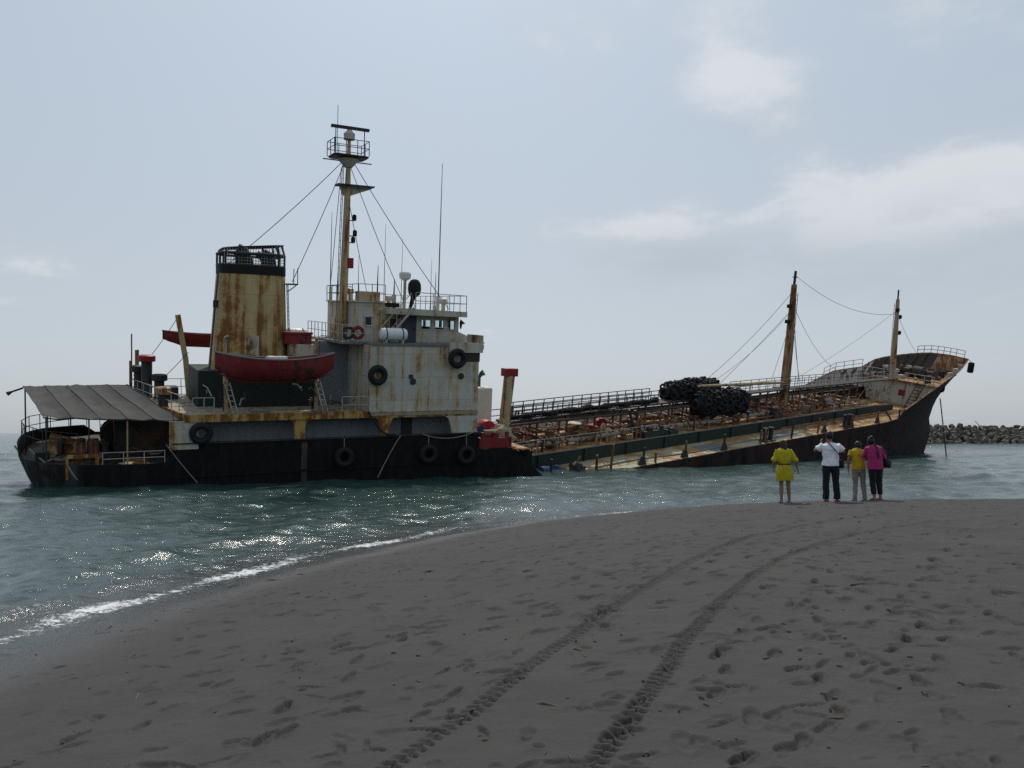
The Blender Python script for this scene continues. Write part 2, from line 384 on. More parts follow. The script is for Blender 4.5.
def beach_h(d):
    a = 0.145*d; b2 = 1.0 + 0.004*d; k = 0.20
    h = -k*np.logaddexp(-a/k, -b2/k)
    return np.where(d > -30, h, -4.0)
def vnoise(X, Y, sc, seed=0):
    """smooth value noise"""
    rs = np.random.RandomState(seed); G = rs.rand(256, 256)
    x = X/sc; y = Y/sc; xi = np.floor(x).astype(int); yi = np.floor(y).astype(int); fx = x-xi; fy = y-yi
    fx = fx*fx*(3-2*fx); fy = fy*fy*(3-2*fy); g = lambda i, j: G[i % 256, j % 256]
    return (g(xi, yi)*(1-fx)*(1-fy)+g(xi+1, yi)*fx*(1-fy)+g(xi, yi+1)*(1-fx)*fy+g(xi+1, yi+1)*fx*fy)-0.5
def polar(rs, an):
    A, Rr = np.meshgrid(an, rs); return Rr*np.sin(A), Rr*np.cos(A)
def gridmesh(name, X, Y, Z, attrs=None):
    nr, na = X.shape; me = bpy.data.meshes.new(name)
    co = np.stack([X, Y, Z], -1).reshape(-1, 3).astype(np.float32)
    i = np.arange(nr-1)[:, None]*na; j = np.arange(na-1)[None, :]
    q = np.stack([i+j, i+j+1, i+j+1+na, i+j+na], -1).reshape(-1, 4)[:, ::-1]
    me.vertices.add(len(co)); me.vertices.foreach_set('co', co.ravel())
    me.loops.add(q.size); me.loops.foreach_set('vertex_index', q.ravel().astype(np.int32))
    me.polygons.add(len(q)); me.polygons.foreach_set('loop_start', np.arange(0, q.size, 4, dtype=np.int32))
    me.polygons.foreach_set('use_smooth', np.ones(len(q), bool))
    for k, a in (attrs or {}).items():
        at = me.attributes.new(k, 'FLOAT', 'POINT'); at.data.foreach_set('value', a.ravel().astype(np.float32))
    me.update(calc_edges=True); me.validate(); return me
dense = np.arange(-40, 40.001, 0.10)
an = np.radians(np.concatenate([np.arange(-180, -40, 4.0), dense, np.arange(44, 180.1, 4.0)]))
rs = np.concatenate([[0.02, 0.5, 1.0, 1.6, 2.1], np.exp(np.arange(math.log(2.6), math.log(32), 0.0036)), np.exp(np.linspace(math.log(33), math.log(900), 40))])
X, Y = polar(rs, an)
d, _ = shoredist(X, Y)
Z = beach_h(d)
near = np.clip((60-np.hypot(X, Y))/30, 0, 1)*np.clip(d/2+0.2, 0, 1)
Z += near*(0.05*vnoise(X, Y, 2.7, 1) + 0.045*vnoise(X, Y, 0.9, 2) + 0.022*vnoise(X, Y, 0.33, 3)*(0.4+1.2*np.clip(vnoise(X, Y, 2.1, 6)+.5, 0, 1)) + 0.009*vnoise(X, Y, 0.10, 4))
Zf = np.zeros_like(Z)
# wheel tracks
TR = [[(-1.6, 2.6), (-0.73, 4.52), (-0.5, 4.95), (-0.22, 5.51), (0.41, 6.88), (1.38, 8.71), (2.48, 10.63), (3.34, 12.05), (4.8, 13.9), (7.5, 16.0), (13, 18.4), (26, 20.5)],
      [(-0.5, 2.4), (0.41, 4.29), (0.63, 4.79), (0.92, 5.41), (1.51, 6.89), (2.45, 8.68), (3.63, 10.51), (4.73, 11.95), (6.4, 13.5), (9.2, 15.2), (15, 17.2), (27, 18.8)]]
msk = (np.hypot(X, Y) < 30) & (X > -3) & (X < 28)
trk = np.zeros_like(Z)
for k, tr in enumerate(TR):
    P = smoothline(np.array(tr, float), 2)
    dd, ss, sg = linedist(X[msk], Y[msk], P)
    dd = dd + .012*vnoise(X[msk], Y[msk], .12, 51+k) + .008*vnoise(X[msk], Y[msk], .045, 53+k); w = 0.062; b_ = dd*sg
    inside = 1/(1+np.exp((dd-w)/0.012))
    ph = ss/0.088 + np.abs(b_)*5.5 + (sg > 0)*0.5
    bars = np.clip(np.sin(2*np.pi*ph)*1.8, -1, 1)
    fade = np.clip((20-ss)/9, 0.10, 1)*np.clip(1.0+.5*vnoise(X[msk], Y[msk], .7, 9+k)+.25*vnoise(X[msk], Y[msk], .2, 13+k), .5, 1.3)
    dz = inside*(-0.026 + 0.022*bars) + 0.005*np.exp(-((dd-w-0.025)/0.018)**2)
    Zf[msk] += dz*fade; trk[msk] = np.maximum(trk[msk], inside*fade)
# footprints
def stamp(x, y, ang, L, W, dep, kind):
    rad = L*0.9
    r0 = math.hypot(x, y)
    i0 = np.searchsorted(rs, r0-rad); i1 = np.searchsorted(rs, r0+rad)+1
    a0 = math.atan2(x, y); da = rad/max(r0, .5); j0 = np.searchsorted(an, a0-da); j1 = np.searchsorted(an, a0+da)+1
    xs = X[i0:i1, j0:j1]-x; ys = Y[i0:i1, j0:j1]-y
    if xs.size == 0: return
    ca, sa = math.cos(ang), math.sin(ang); p = xs*ca+ys*sa; q = -xs*sa+ys*ca
    if kind == 0:      # a foot: heel and ball
        e1 = ((p+L*.28)/(L*.25))**2 + (q/(W*.42))**2; e2 = ((p-L*.16)/(L*.36))**2 + (q/(W*.55))**2
        e = np.minimum(e1, e2)
        dz = -dep*(1/(1+np.exp((e-1)*6)))*(1+0.35*p/L) + dep*0.45*np.exp(-((np.sqrt(e)-1.35)/0.25)**2)*(p < L*0.45)
    else:              # scuffed hollow
        e = (p/(L*.5))**2 + (q/(W*.5))**2 + 0.8*vnoise(xs+x, ys+y, 0.09, 5)
        dz = -dep*(1/(1+np.exp((e-1)*4))) + dep*0.3*np.exp(-((np.sqrt(np.maximum(e, 0))-1.4)/0.3)**2)
    Zf[i0:i1, j0:j1] += dz
rnd = random.Random(11)
paths = 0
for k in range(90):
    # a walk across the beach
    if k < 66: x = rnd.uniform(-2, 14); y = rnd.uniform(5, 19)
    else: x = rnd.uniform(0, 7); y = rnd.uniform(3.2, 10)
    ang = rnd.choice([rnd.gauss(0.9, .35), rnd.gauss(0.9+math.pi, .35), rnd.gauss(2.6, .5), rnd.gauss(0.1, .4)])
    n = rnd.randint(6, 22); L = rnd.uniform(.15, .24); dep = rnd.uniform(.012, .034)
    for s in range(n):
        side = 1 if s % 2 else -1
        fx = x + side*0.085*math.sin(ang); fy = y - side*0.085*math.cos(ang)
        dsh = float(shoredist(np.array([fx]), np.array([fy]))[0][0]) if fx < 3 else 5
        if dsh > 0.7 and fy > 2.6: stamp(fx, fy, ang + rnd.gauss(0, .12), L, L*.40, dep*rnd.uniform(.7, 1.3), 0 if rnd.random() < .8 else 1)
        ang += rnd.gauss(0, .07); st = rnd.uniform(.5, .68); x += math.cos(ang)*st; y += math.sin(ang)*st
for k in range(1500):
    y = 2.8 + 17*rnd.random()**1.2; x = rnd.uniform(-.65, .75)*y + rnd.uniform(-1, 2)
    if float(shoredist(np.array([x]), np.array([y]))[0][0]) < 1.0: continue
    stamp(x, y, rnd.gauss(.3, .8), rnd.uniform(.05, .26), rnd.uniform(.03, .11), rnd.uniform(.005, .028), 1)
Zf += near*np.clip(np.abs(Zf)*60, 0, 1)*0.012*(vnoise(X, Y, .05, 41)+vnoise(X, Y, .11, 42))
Z2 = Z + Zf
gm = gridmesh('beach', X, Y, Z2, {'shore': d, 'track': trk})
m, t, b = newmat('sand')
at = N(t, 'ShaderNodeAttribute', attribute_name='shore')
o1 = nz(t, objco(t), 0.7, 8, 0.68, 0.4); o2 = nz(t, objco(t), 260, 3, 0.7); o3 = nz(t, objco(t, (1, 2.2, 1)), 5, 5, 0.65)
c = mixc(t, o1, (0.030, 0.0285, 0.028), (0.074, 0.070, 0.068)); c = mixc(t, mth(t, 'MULTIPLY', ramp(t, o3, .45, .7), .35), c, (0.044, 0.039, 0.036))
c = mixc(t, mth(t, 'MULTIPLY', ramp(t, o2, .3, .8), .55), c, (0.088, 0.082, 0.078))
edge = mth(t, 'ADD', at.outputs['Fac'], mth(t, 'MULTIPLY', mth(t, 'SUBTRACT', o1, .5), .8))
wet = mth(t, 'SUBTRACT', 1.0, ramp(t, edge, 0.3, 2.2))
c = mixc(t, mth(t, 'MULTIPLY', wet, .75), c, (0.026, 0.024, 0.024))
t.links.new(c, b.inputs['Base Color'])
t.links.new(mth(t, 'SUBTRACT', 0.92, mth(t, 'MULTIPLY', wet, .66)), b.inputs['Roughness']); b.inputs['Specular IOR Level'].default_value = 0.25
bp = N(t, 'ShaderNodeBump', inp={'Strength': 0.5, 'Distance': 0.006}); t.links.new(o2, bp.inputs['Height'])
bp2 = N(t, 'ShaderNodeBump', inp={'Strength': 0.35, 'Distance': 0.03}); t.links.new(nz(t, objco(t), 22, 5, .65), bp2.inputs['Height']); t.links.new(bp.outputs[0], bp2.inputs['Normal'])
t.links.new(bp2.outputs[0], b.inputs['Normal'])
gm.materials.append(m); go = bpy.data.objects.new('beach', gm); C.objects.link(go); tag(go, kind='structure')
def sand_z(x, y):
    i = min(np.searchsorted(rs, math.hypot(x, y)), len(rs)-1); j = min(np.searchsorted(an, math.atan2(x, y)), len(an)-1); return float(Z2[i, j])

# sea
an2 = np.radians(np.concatenate([np.arange(-180, -41, 3.0), np.arange(-41, 41.001, 0.14), np.arange(44, 180.1, 3.0)]))
rs2 = np.concatenate([np.exp(np.arange(math.log(4.5), math.log(140), 0.0048)), np.exp(np.linspace(math.log(142), math.log(16000), 90))])
WX, WY = polar(rs2, an2)
wd, wsd = shoredist(WX, WY)
WZ = np.zeros_like(WX); rw = np.random.RandomState(3)
rr = np.hypot(WX, WY)
spacing = rr*0.0055
for k in range(46):
    lam = 0.35*1.085**k; th = rw.normal(math.radians(125), .75); kx, ky = math.cos(th), math.sin(th)
    amp = 0.0068*lam**0.55*(0.7+0.6*rw.rand())
    WZ += amp*np.sin(2*np.pi*(WX*kx+WY*ky)/lam + rw.rand()*6.28)*np.clip((lam/spacing-2.2)/2, 0, 1)
WZ *= np.clip(-wd/2.2, 0.12, 1)
# small waves running up the beach
s1 = -wd - 1.35 - 0.5*vnoise(WX, WY, 3.5, 21) - 0.18*vnoise(WX, WY, 1.0, 22)
crest = np.exp(-(s1/0.28)**2)*np.clip(0.6+2*vnoise(WX, WY, 5.0, 23), 0, 1)
WZ += 0.08*crest*(WY < 24)
s2 = -wd - 3.4 - 1.2*vnoise(WX, WY, 6, 24)
WZ += 0.06*np.exp(-(s2/0.6)**2)*(rr < 60)
# the low swell off the point, right of the people
for (cx0, cy0, L_, A_) in ((17.0, 36.0, 3.4, .22), (21.5, 38.0, 3.0, .20), (27, 47, 6, .18)):
    al = (WX-cx0)*0.97+(WY-cy0)*0.22; ac = -(WX-cx0)*0.22+(WY-cy0)*0.97
    WZ += A_*np.exp(-(al/L_)**2)*np.exp(-(ac/0.55)**2)
foam = (0.75+0.7*vnoise(WX, WY, 1.7, 35))*np.clip(1.05-np.abs(-wd-0.45-0.5*vnoise(WX, WY, 2.2, 31))/0.85, 0, 1) + 0.55*crest*(s1 < 0.1)
foam += 0.7*np.exp(-((WX-17.5)/0.8)**2-((WY-35.8)/0.5)**2)
foam = np.where(wd > 0.3, foam*0.5, foam)
WZ += 0.02*np.clip(foam, 0, 1)*(0.5+vnoise(WX, WY, 0.12, 32)+vnoise(WX, WY, 0.3, 33))
wm = gridmesh('sea', WX, WY, WZ, {'foam': np.clip(foam, 0, 1.2), 'depth': -wd})
m, t, b = newmat('sea_water')
fa = N(t, 'ShaderNodeAttribute', attribute_name='foam'); dp = N(t, 'ShaderNodeAttribute', attribute_name='depth')
big = nz(t, objco(t, (0.5, 1, 1)), 0.06, 4, .5)
wc = mixc(t, ramp(t, big, .35, .65), (0.027, 0.057, 0.053), (0.034, 0.068, 0.063))
wc = mixc(t, mth(t, 'SUBTRACT', 1.0, ramp(t, dp.outputs['Fac'], 0.0, 3.0)), wc, (0.040, 0.048, 0.046))
f1 = nz(t, objco(t), 7, 8, .68, .6); f2 = nz(t, objco(t), 26, 4, .6)
fm = ramp(t, mth(t, 'ADD', mth(t, 'MULTIPLY', fa.outputs['Fac'], .60), mth(t, 'ADD', mth(t, 'MULTIPLY', f1, .9), mth(t, 'MULTIPLY', f2, .35))), 1.04, 1.22)
fm = mth(t, 'MULTIPLY', fm, ramp(t, fa.outputs['Fac'], .04, .3))
wc = mixc(t, fm, wc, (0.72, 0.74, 0.75)); t.links.new(wc, b.inputs['Base Color'])
t.links.new(mth(t, 'ADD', mth(t, 'MULTIPLY', fm, .7), .15), b.inputs['Roughness']); b.inputs['IOR'].default_value = 1.33
w1 = nz(t, objco(t, (1, 1.3, 1)), 1.1, 6, .62); w2 = nz(t, objco(t), 6, 5, .62)
hsum = mth(t, 'ADD', mth(t, 'MULTIPLY', w1, mth(t, 'ADD', .42, mth(t, 'MULTIPLY', ramp(t, dp.outputs['Fac'], 15, 140), .9))), mth(t, 'MULTIPLY', w2, .11))
bp = N(t, 'ShaderNodeBump', inp={'Strength': 1.0, 'Distance': 0.20}); t.links.new(mth(t, 'ADD', hsum, mth(t, 'MULTIPLY', fm, .08)), bp.inputs['Height']); t.links.new(bp.outputs[0], b.inputs['Normal'])
wm.materials.append(m); so = bpy.data.objects.new('sea', wm); C.objects.link(so); tag(so, kind='structure')

# ================================================================== stern half of the tanker
MS = frame((-21.4, 37.6, 0), 27.5, 2, 8.6)          # u forward, v to port (away), w up; v = 0 is the starboard side
stern = empty('tanker_stern', MS)
tag(stern, 'rusty stern half of a broken tanker with funnel, wheelhouse and radar mast', 'ship')
def P_(mb, name, mat, smooth=False, parent=None): return mb.build(name, mat, parent or stern, smooth=smooth)

def stern_ring(a, hw, wfun, inset=0.0, unose=2.5):
    pts = []
    for u in (21.8, 18, 14, 10, 7, 5.7, 5.2, 4.7, 4.3, 3.4, 2.6): pts.append((u, 5.5-hw+inset))
    n = 26
    for i in range(1, n):
        ph = -math.pi/2 + math.pi*i/n; c, s = math.cos(ph), math.sin(ph)
        pts.append((unose-(a-inset)*abs(c)**(2/2.6), 5.5+(hw-inset)*math.copysign(abs(s)**(2/2.6), s)))
    for u in (2.6, 3.4, 4.3, 4.7, 5.2, 5.7, 7, 10, 14, 18, 21.8): pts.append((u, 5.5+hw-inset))
    return [(u, v, wfun(u, v)) for u, v in pts]
def topw(u, v):
    if u >= 5.7: return 1.86
    if u >= 4.7: return 0.97 + (u-4.7)*0.89
    if u >= 1.9: return 0.97
    if u >= 1.5: return 0.97 + (1.9-u)/0.4*0.05
    return (1.45 if v > 3.6 else 1.02) + 0.1*max(0, -u)/1.9
rings = [stern_ring(2.4, 5.0, lambda u, v: -4.0), stern_ring(3.3, 5.35, lambda u, v: -1.6), stern_ring(4.0, 5.5, lambda u, v: 0.0),
         stern_ring(4.35, 5.5, lambda u, v: 0.93), stern_ring(4.4, 5.5, topw), stern_ring(4.4, 5.5, topw, 0.11), stern_ring(4.35, 5.5, lambda u, v: 0.80, 0.11)]
hull = MB().loft(rings, False, False).build('hull', ['hull_black', 'hull_grey'], stern, smooth=True)
for p in hull.data.polygons:
    c = p.center
    if c.x < 1.3 and c.y < 4.6 and c.z < 1.3: p.material_index = 1
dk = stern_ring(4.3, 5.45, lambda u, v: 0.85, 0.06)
P_(MB().add(dk, [tuple(range(len(dk)))]), 'main_deck', 'burnt_and_shade')  # shade under the awning is put into the near-black deck colour
P_(MB().hexa([(3.0, .3, .852), (4.1, .3, .852), (3.7, 2.9, .852), (2.9, 2.9, .852)], [(3.0, .3, .87), (4.1, .3, .87), (3.7, 2.9, .87), (2.9, 2.9, .87)]), 'sunlit_deck_patch', 'deck_rust')  # sunlit piece of the deck, its light painted as a brighter slab
# rubbing strake and frames seen on the black side
mb = MB(); mb.box(5.0, 21.8, -0.06, 0.02, 0.15, 0.27); P_(mb, 'rubbing_strake', 'hull_black')
for u in (11.4,):
    P_(MB().box(u, u+0.3, -0.035, 0.02, -1.2, 1.7), 'doubler_plate', 'burnt_and_shade')
P_(MB().box(5.0, 21.75, -0.05, 0.14, 1.86, 1.93), 'bulwark_rail', 'steel_dark')
# framed opening in the stern quarter
fr = MB(); fr.box(0.45, 1.75, 0.22, 0.34, 1.34, 1.50); fr.box(1.65, 1.8, 0.2, 0.32, 0.3, 1.34); fr.box(0.4, 0.52, 0.3, 0.5, 0.3, 1.34); P_(fr, 'fairlead_frame', 'yellow_rust')
# poop house with recessed side passage
P_(MB().box(5.7, 21.6, 1.35, 9.65, 0.86, 3.04), 'poop_house', 'grey_wall')
P_(MB().box(2.5, 5.68, 3.2, 9.4, 0.86, 3.0), 'aft_house', 'burnt_and_shade')
P_(MB().box(17.45, 18.1, 1.28, 1.352, 0.87, 2.85), 'door', 'steel_dark')
P_(MB().box(4.9, 6.25, -0.02, 0.10, 1.6, 3.02), 'side_plate', 'white_wall')
def pillar(uc, hw, mat):
    pts = [(uc-hw, 1.85), (uc+hw, 1.85), (uc+hw*1.1, 2.45)]
    for k in range(5):
        a = math.pi/2*k/4; pts.append((uc+hw*1.1+0.45*(1-math.cos(a)), 2.5+0.5*math.sin(a)))
    for k in range(4, -1, -1):
        a = math.pi/2*k/4; pts.append((uc-hw*1.1-0.45*(1-math.cos(a)), 2.5+0.5*math.sin(a)))
    pts.append((uc-hw*1.1, 2.45))
    P_(MB().extrude_poly(pts, -0.01, 0.09), 'pillar', mat)
pillar(11.3, 0.26, 'yellow_rust'); pillar(16.0, 0.28, 'yellow_rust')
P_(MB().extrude_poly([(20.1, 1.86), (21.7, 1.86), (21.7, 3.0), (19.5, 3.0), (19.85, 2.8), (20.0, 2.4)], -0.012, 0.09), 'side_plate', 'white_wall')
P_(MB().hexa([(5.75, -0.05, 3.04), (21.7, -0.05, 3.04), (21.7, 11.05, 3.04), (3.4, 11.05, 3.04)], [(5.75, -0.05, 3.22), (21.7, -0.05, 3.22), (21.7, 11.05, 3.22), (3.4, 11.05, 3.22)]), 'boat_deck', 'deck_tan')
P_(MB().box(5.75, 15.05, -0.09, -0.052, 2.96, 3.34), 'deck_fascia', 'yellow_rust')
P_(MB().hexa([(5.62, -0.05, 2.96), (5.74, -0.05, 2.96), (3.38, 11.05, 2.96), (3.26, 11.05, 2.96)], [(5.62, -0.05, 3.34), (5.74, -0.05, 3.34), (3.38, 11.05, 3.34), (3.26, 11.05, 3.34)]), 'deck_fascia', 'yellow_rust')
P_(MB().box(9.0, 13.6, 0.1, 1.9, 3.222, 3.24), 'deck_patch', 'deck_grey')
# bridge house flush with the side
P_(MB().box(15.1, 21.68, 0.0, 11.0, 3.225, 6.95), 'bridge_house', 'white_wall')
P_(MB().box(15.12, 21.66, -0.025, -0.003, 2.93, 3.26), 'rust_band', 'yellow_rust')
P_(MB().box(13.0, 15.098, 4.4, 8.8, 3.225, 6.95), 'deckhouse', 'grey_wall')
P_(MB().box(11.45, 12.99, 3.6, 8.6, 3.225, 5.9), 'engine_casing_house', 'dark_casing')
P_(MB().box(11.5, 12.9, 3.7, 8.5, 5.902, 6.78), 'engine_casing_house', 'cream_wall')
P_(MB().box(13.8, 15.098, 1.2, 9.5, 6.952, 7.08), 'bridge_deck', 'deck_grey')
P_(MB().box(15.1, 21.9, -0.06, 11.06, 6.953, 7.085), 'bridge_deck', 'deck_grey')
P_(MB().box(20.75, 21.72, -0.03, 0.02, 6.10, 6.62), 'wing_shade_strip', 'steel_dark')  # flat dark strip painting the shadow beneath the overhanging wing
wing = MB(); wing.box(19.7, 21.85, -0.16, -0.065, 6.63, 7.2); wing.box(21.78, 21.9, -0.06, 2.0, 7.086, 7.65); P_(wing, 'wing_bulwark', 'cream_wall')
P_(MB().box(17.35, 17.6, -0.03, 0.0, 5.1, 5.35), 'porthole', 'window_dark'); 
mb = MB().lathe((17.6, -0.03, 4.95), [(0.16, -0.03), (0.19, 0.0), (0.16, 0.03)], 14, 'y'); P_(mb, 'porthole', 'steel_dark', True)
mb = MB().lathe((20.55, -0.03, 5.25), [(0.16, -0.03), (0.19, 0.0), (0.16, 0.03)], 14, 'y'); P_(mb, 'porthole', 'steel_dark', True)
# wheelhouse
P_(MB().box(15.0, 16.5, 2.0, 9.0, 7.086, 9.32), 'chart_house', 'white_wall')
wh = MB()
hs = [(18.75, 19.42, 7.84, 8.46), (19.62, 20.25, 7.84, 8.46), (20.45, 20.95, 7.84, 8.46)]
wall_u(wh, 16.5, 21.1, 7.086, 8.70, 2.0, 0.08, hs); wall_u(wh, 16.5, 21.1, 7.086, 8.70, 8.92, 0.08, hs)
wh.box(21.1, 21.18, 2.0, 9.0, 7.086, 7.84); wh.box(21.1, 21.18, 2.0, 9.0, 8.46, 8.70)
for v in (2.0, 3.3, 4.7, 6.1, 7.5, 8.84): wh.box(21.1, 21.18, v, v+0.16, 7.84, 8.46)
wo_ = P_(wh, 'wheelhouse', 'white_wall')
for (a, b2, c, d_) in hs:
    for vv in (2.03, 8.96):
        f_ = MB()
        for bx in ((a, b2, c, c+0.05), (a, b2, d_-0.05, d_), (a, a+0.05, c+0.05, d_-0.05), (b2-0.05, b2, c+0.05, d_-0.05)): f_.box(bx[0], bx[1], vv-0.045, vv+0.06, bx[2], bx[3])
        w_ = P_(f_, 'window', 'cream_wall'); MB().box(a+0.05, b2-0.05, vv, vv+0.012, c+0.05, d_-0.05).build('pane', 'glass', w_)
for (v0, v1) in ((2.16, 3.3), (3.46, 4.7), (4.86, 6.1), (6.26, 7.5), (7.66, 8.84)):
    f_ = MB()
    for bx in ((v0, v1, 7.84, 7.89), (v0, v1, 8.41, 8.46), (v0, v0+.05, 7.89, 8.41), (v1-.05, v1, 7.89, 8.41)): f_.box(21.09, 21.19, bx[0], bx[1], bx[2], bx[3])
    w_ = P_(f_, 'window', 'cream_wall'); MB().box(21.13, 21.142, v0+.05, v1-.05, 7.89, 8.41).build('pane', 'glass', w_)
# the console and chair backs inside, seen through the panes
P_(MB().box(20.3, 21.0, 3.0, 8.0, 7.09, 7.95), 'console', 'green_paint'); P_(MB().box(19.0, 19.5, 6.2, 6.9, 7.09, 8.2), 'chart_table', 'green_paint')
for (a, b2, c, d_) in ((16.75, 17.35, 7.85, 8.5), (15.3, 15.75, 7.95, 8.55)):
    f_ = MB(); f_.box(a, b2, 1.94, 1.998, c, d_); w_ = P_(f_, 'window', 'cream_wall'); MB().box(a+.06, b2-.06, 1.925, 1.938, c+.06, d_-.06).build('pane', 'window_dark', w_)
dr = P_(MB().box(17.55, 18.45, 1.95, 1.998, 7.09, 8.62), 'door', 'door_blue'); MB().box(18.3, 18.36, 1.88, 1.95, 7.8, 7.95).build('handle', 'steel_dark', dr)
rf = MB(); rf.hexa([(16.5, 1.15, 8.71), (21.35, 1.15, 8.66), (21.35, 9.85, 8.66), (16.5, 9.85, 8.71)], [(16.5, 1.15, 9.08), (21.35, 1.15, 8.98), (21.35, 9.85, 8.98), (16.5, 9.85, 9.08)]); P_(rf, 'roof', 'cream_wall')
P_(MB().box(14.9, 16.49, 1.9, 9.1, 9.321, 9.40), 'roof', 'cream_wall')
P_(MB().hexa([(21.19, 2.1, 7.086), (22.1, 2.3, 7.086), (22.1, 8.7, 7.086), (21.19, 8.9, 7.086)], [(21.19, 2.1, 7.78), (22.0, 2.3, 7.5), (22.0, 8.7, 7.5), (21.19, 8.9, 7.78)]), 'front_breakwater', 'cream_wall')
P_(MB().box(21.6, 22.12, 0.3, 10.7, 6.80, 7.086), 'front_lip', 'cream_wall')
# stair to the roof
st = MB()
for vv in (1.05, 1.75): st.bar((16.2, vv, 7.09), (17.95, vv, 9.12), 0.06, 0.12)
so_ = P_(st, 'stair', 'rail_white')
stm = MB().box(-0.12, 0.12, 0, 0.65, -0.02, 0.02).mesh('tread'); stm.materials.append(MATS['mast_rust'])
for k in range(9):
    q = (k+0.5)/9; inst(stm, 'tread', so_, (16.2+1.75*q, 1.075, 7.09+2.03*q))
hr = MB(); hr.tube([(16.0, 1.0, 7.09), (16.0, 1.0, 7.95), (17.75, 1.0, 9.95), (17.95, 1.0, 9.15)], 0.025, 5); hr.tube([(16.9, 1.0, 7.9), (16.9, 1.0, 8.95)], 0.02, 5); P_(hr, 'handrail', 'rail_white')
# railings
railing(stern, [(14.95, 1.95, 9.4), (16.5, 1.95, 9.4)], 0.95, 0.8)
railing(stern, [(14.95, 2.1, 9.4), (14.95, 9.0, 9.4), (16.5, 9.0, 9.4)], 0.95, 1.2, mat='rail_dark')
railing(stern, [(18.1, 1.2, 9.05), (21.3, 1.2, 8.98), (21.3, 9.8, 8.98), (16.6, 9.8, 9.05)], 0.95, 1.0)
railing(stern, [(18.55, 0.05, 7.085), (19.7, 0.05, 7.085)], 0.95, 0.9)
railing(stern, [(15.15, 0.05, 7.085), (15.12, 1.25, 7.085), (13.85, 1.25, 7.085), (13.85, 9.4, 7.085)], 0.95, 0.9)
railing(stern, [(6.0, 0.1, 3.22), (7.0, 0.1, 3.22)], 0.95, 0.5)
railing(stern, [(5.75, 0.1, 3.22), (3.6, 10.9, 3.22)], 0.95, 1.3)
railing(stern, [(3.6, 10.9, 3.22), (14.8, 10.9, 3.22)], 0.95, 1.4)
railing(stern, [(13.6, 0.1, 3.22), (15.05, 0.1, 3.22)], 0.9, 0.7)
railing(stern, [(1.95, 0.12, 0.95), (4.7, 0.12, 0.95)], 0.62, 0.9, mat='rail_white')
railing(stern, [(0.9, 0.75, 1.45), (-0.6, 2.0, 1.45), (-1.5, 3.8, 1.5), (-1.75, 5.5, 1.5), (-1.5, 7.2, 1.5), (-0.6, 9.0, 1.45), (1.2, 10.4, 1.45)], 1.0, 1.1, 2, mat='rail_dark')
railing(stern, [(1.9, 10.8, 0.95), (5.0, 10.9, 0.95)], 0.95, 1.0, mat='rail_dark')
# awning over the stern deck
aw = empty('awning', Matrix()); aw.parent = stern
cl = MB(); 
def aw_pt(q, s):      # q along (aft to forward), s across (0 starboard edge, 1 ridge, 2 port edge)
    e0 = Vector((-0.5+5.9*q, 0.15, 3.40-0.30*q)); rdg = Vector((-1.65+4.85*q, 5.5, 4.30+0.06*q)); e2 = Vector((-0.9+4.2*q, 10.85, 3.5))
    p = e0.lerp(rdg, s) if s <= 1 else rdg.lerp(e2, s-1)
    sag = -0.10*math.sin(math.pi*(s % 1 if s != 1 else 0))*abs(math.sin(math.pi*5*q)) + 0.10*mnoise.noise(Vector((q*11, s*4, 0))) - 0.07*abs(math.sin(math.pi*5*q))*(1 if s in (0, 2) else 0)
    return p + Vector((0, 0, sag))
NP = 5
for k in range(NP):
    for s0 in (0, 1):
        mb = MB(); rows = []
        for i in range(7):
            q = (k+i/6)/NP
            rows.append([aw_pt(q, s0+j/6) for j in range(7)])
        mb.loft(rows, False, False); up = len(mb.v)
        mb.v += [(p[0], p[1], p[2]-0.012) for p in mb.v[:up]]; mb.f += [tuple(i+up for i in f[::-1]) for f in mb.f]
        mb.build('panel', 'awning_cloth', aw, smooth=True)
for k in range(NP+1):
    q = k/NP
    for s0 in (0, 1): MB().tube([aw_pt(q, s0+j/6)+Vector((0, 0, 0.012)) for j in range(7)], 0.016, 5).build('batten', 'batten_grey', aw)
fm_ = MB()
for s_ in (0, 1, 2): fm_.tube([aw_pt(i/10, s_)-Vector((0, 0, 0.05)) for i in range(11)], 0.035, 5)
fm_.build('frame', 'steel_dark', aw)
for q, s_, mt in ((0.02, 0, 'steel_dark'), (0.32, 0, 'steel_dark'), (0.60, 0, 'mast_cream'), (0.02, 1, 'steel_dark'), (0.3, 2, 'steel_dark'), (0.98, 2, 'steel_dark'), (0.02, 2, 'steel_dark')):
    p = aw_pt(q, s_); MB().tube([(p.x, max(p.y, .3), 0.86), (p.x, max(p.y, .3), p.z-0.05)], 0.04, 6).build('post', mt, aw)
hk = MB(); hk.tube([(-1.65, 5.5, 4.2), (-2.1, 5.2, 4.05), (-2.3, 5.1, 3.95)], [.05, .05, .12], 6); P_(hk, 'stern_light', 'steel_dark')
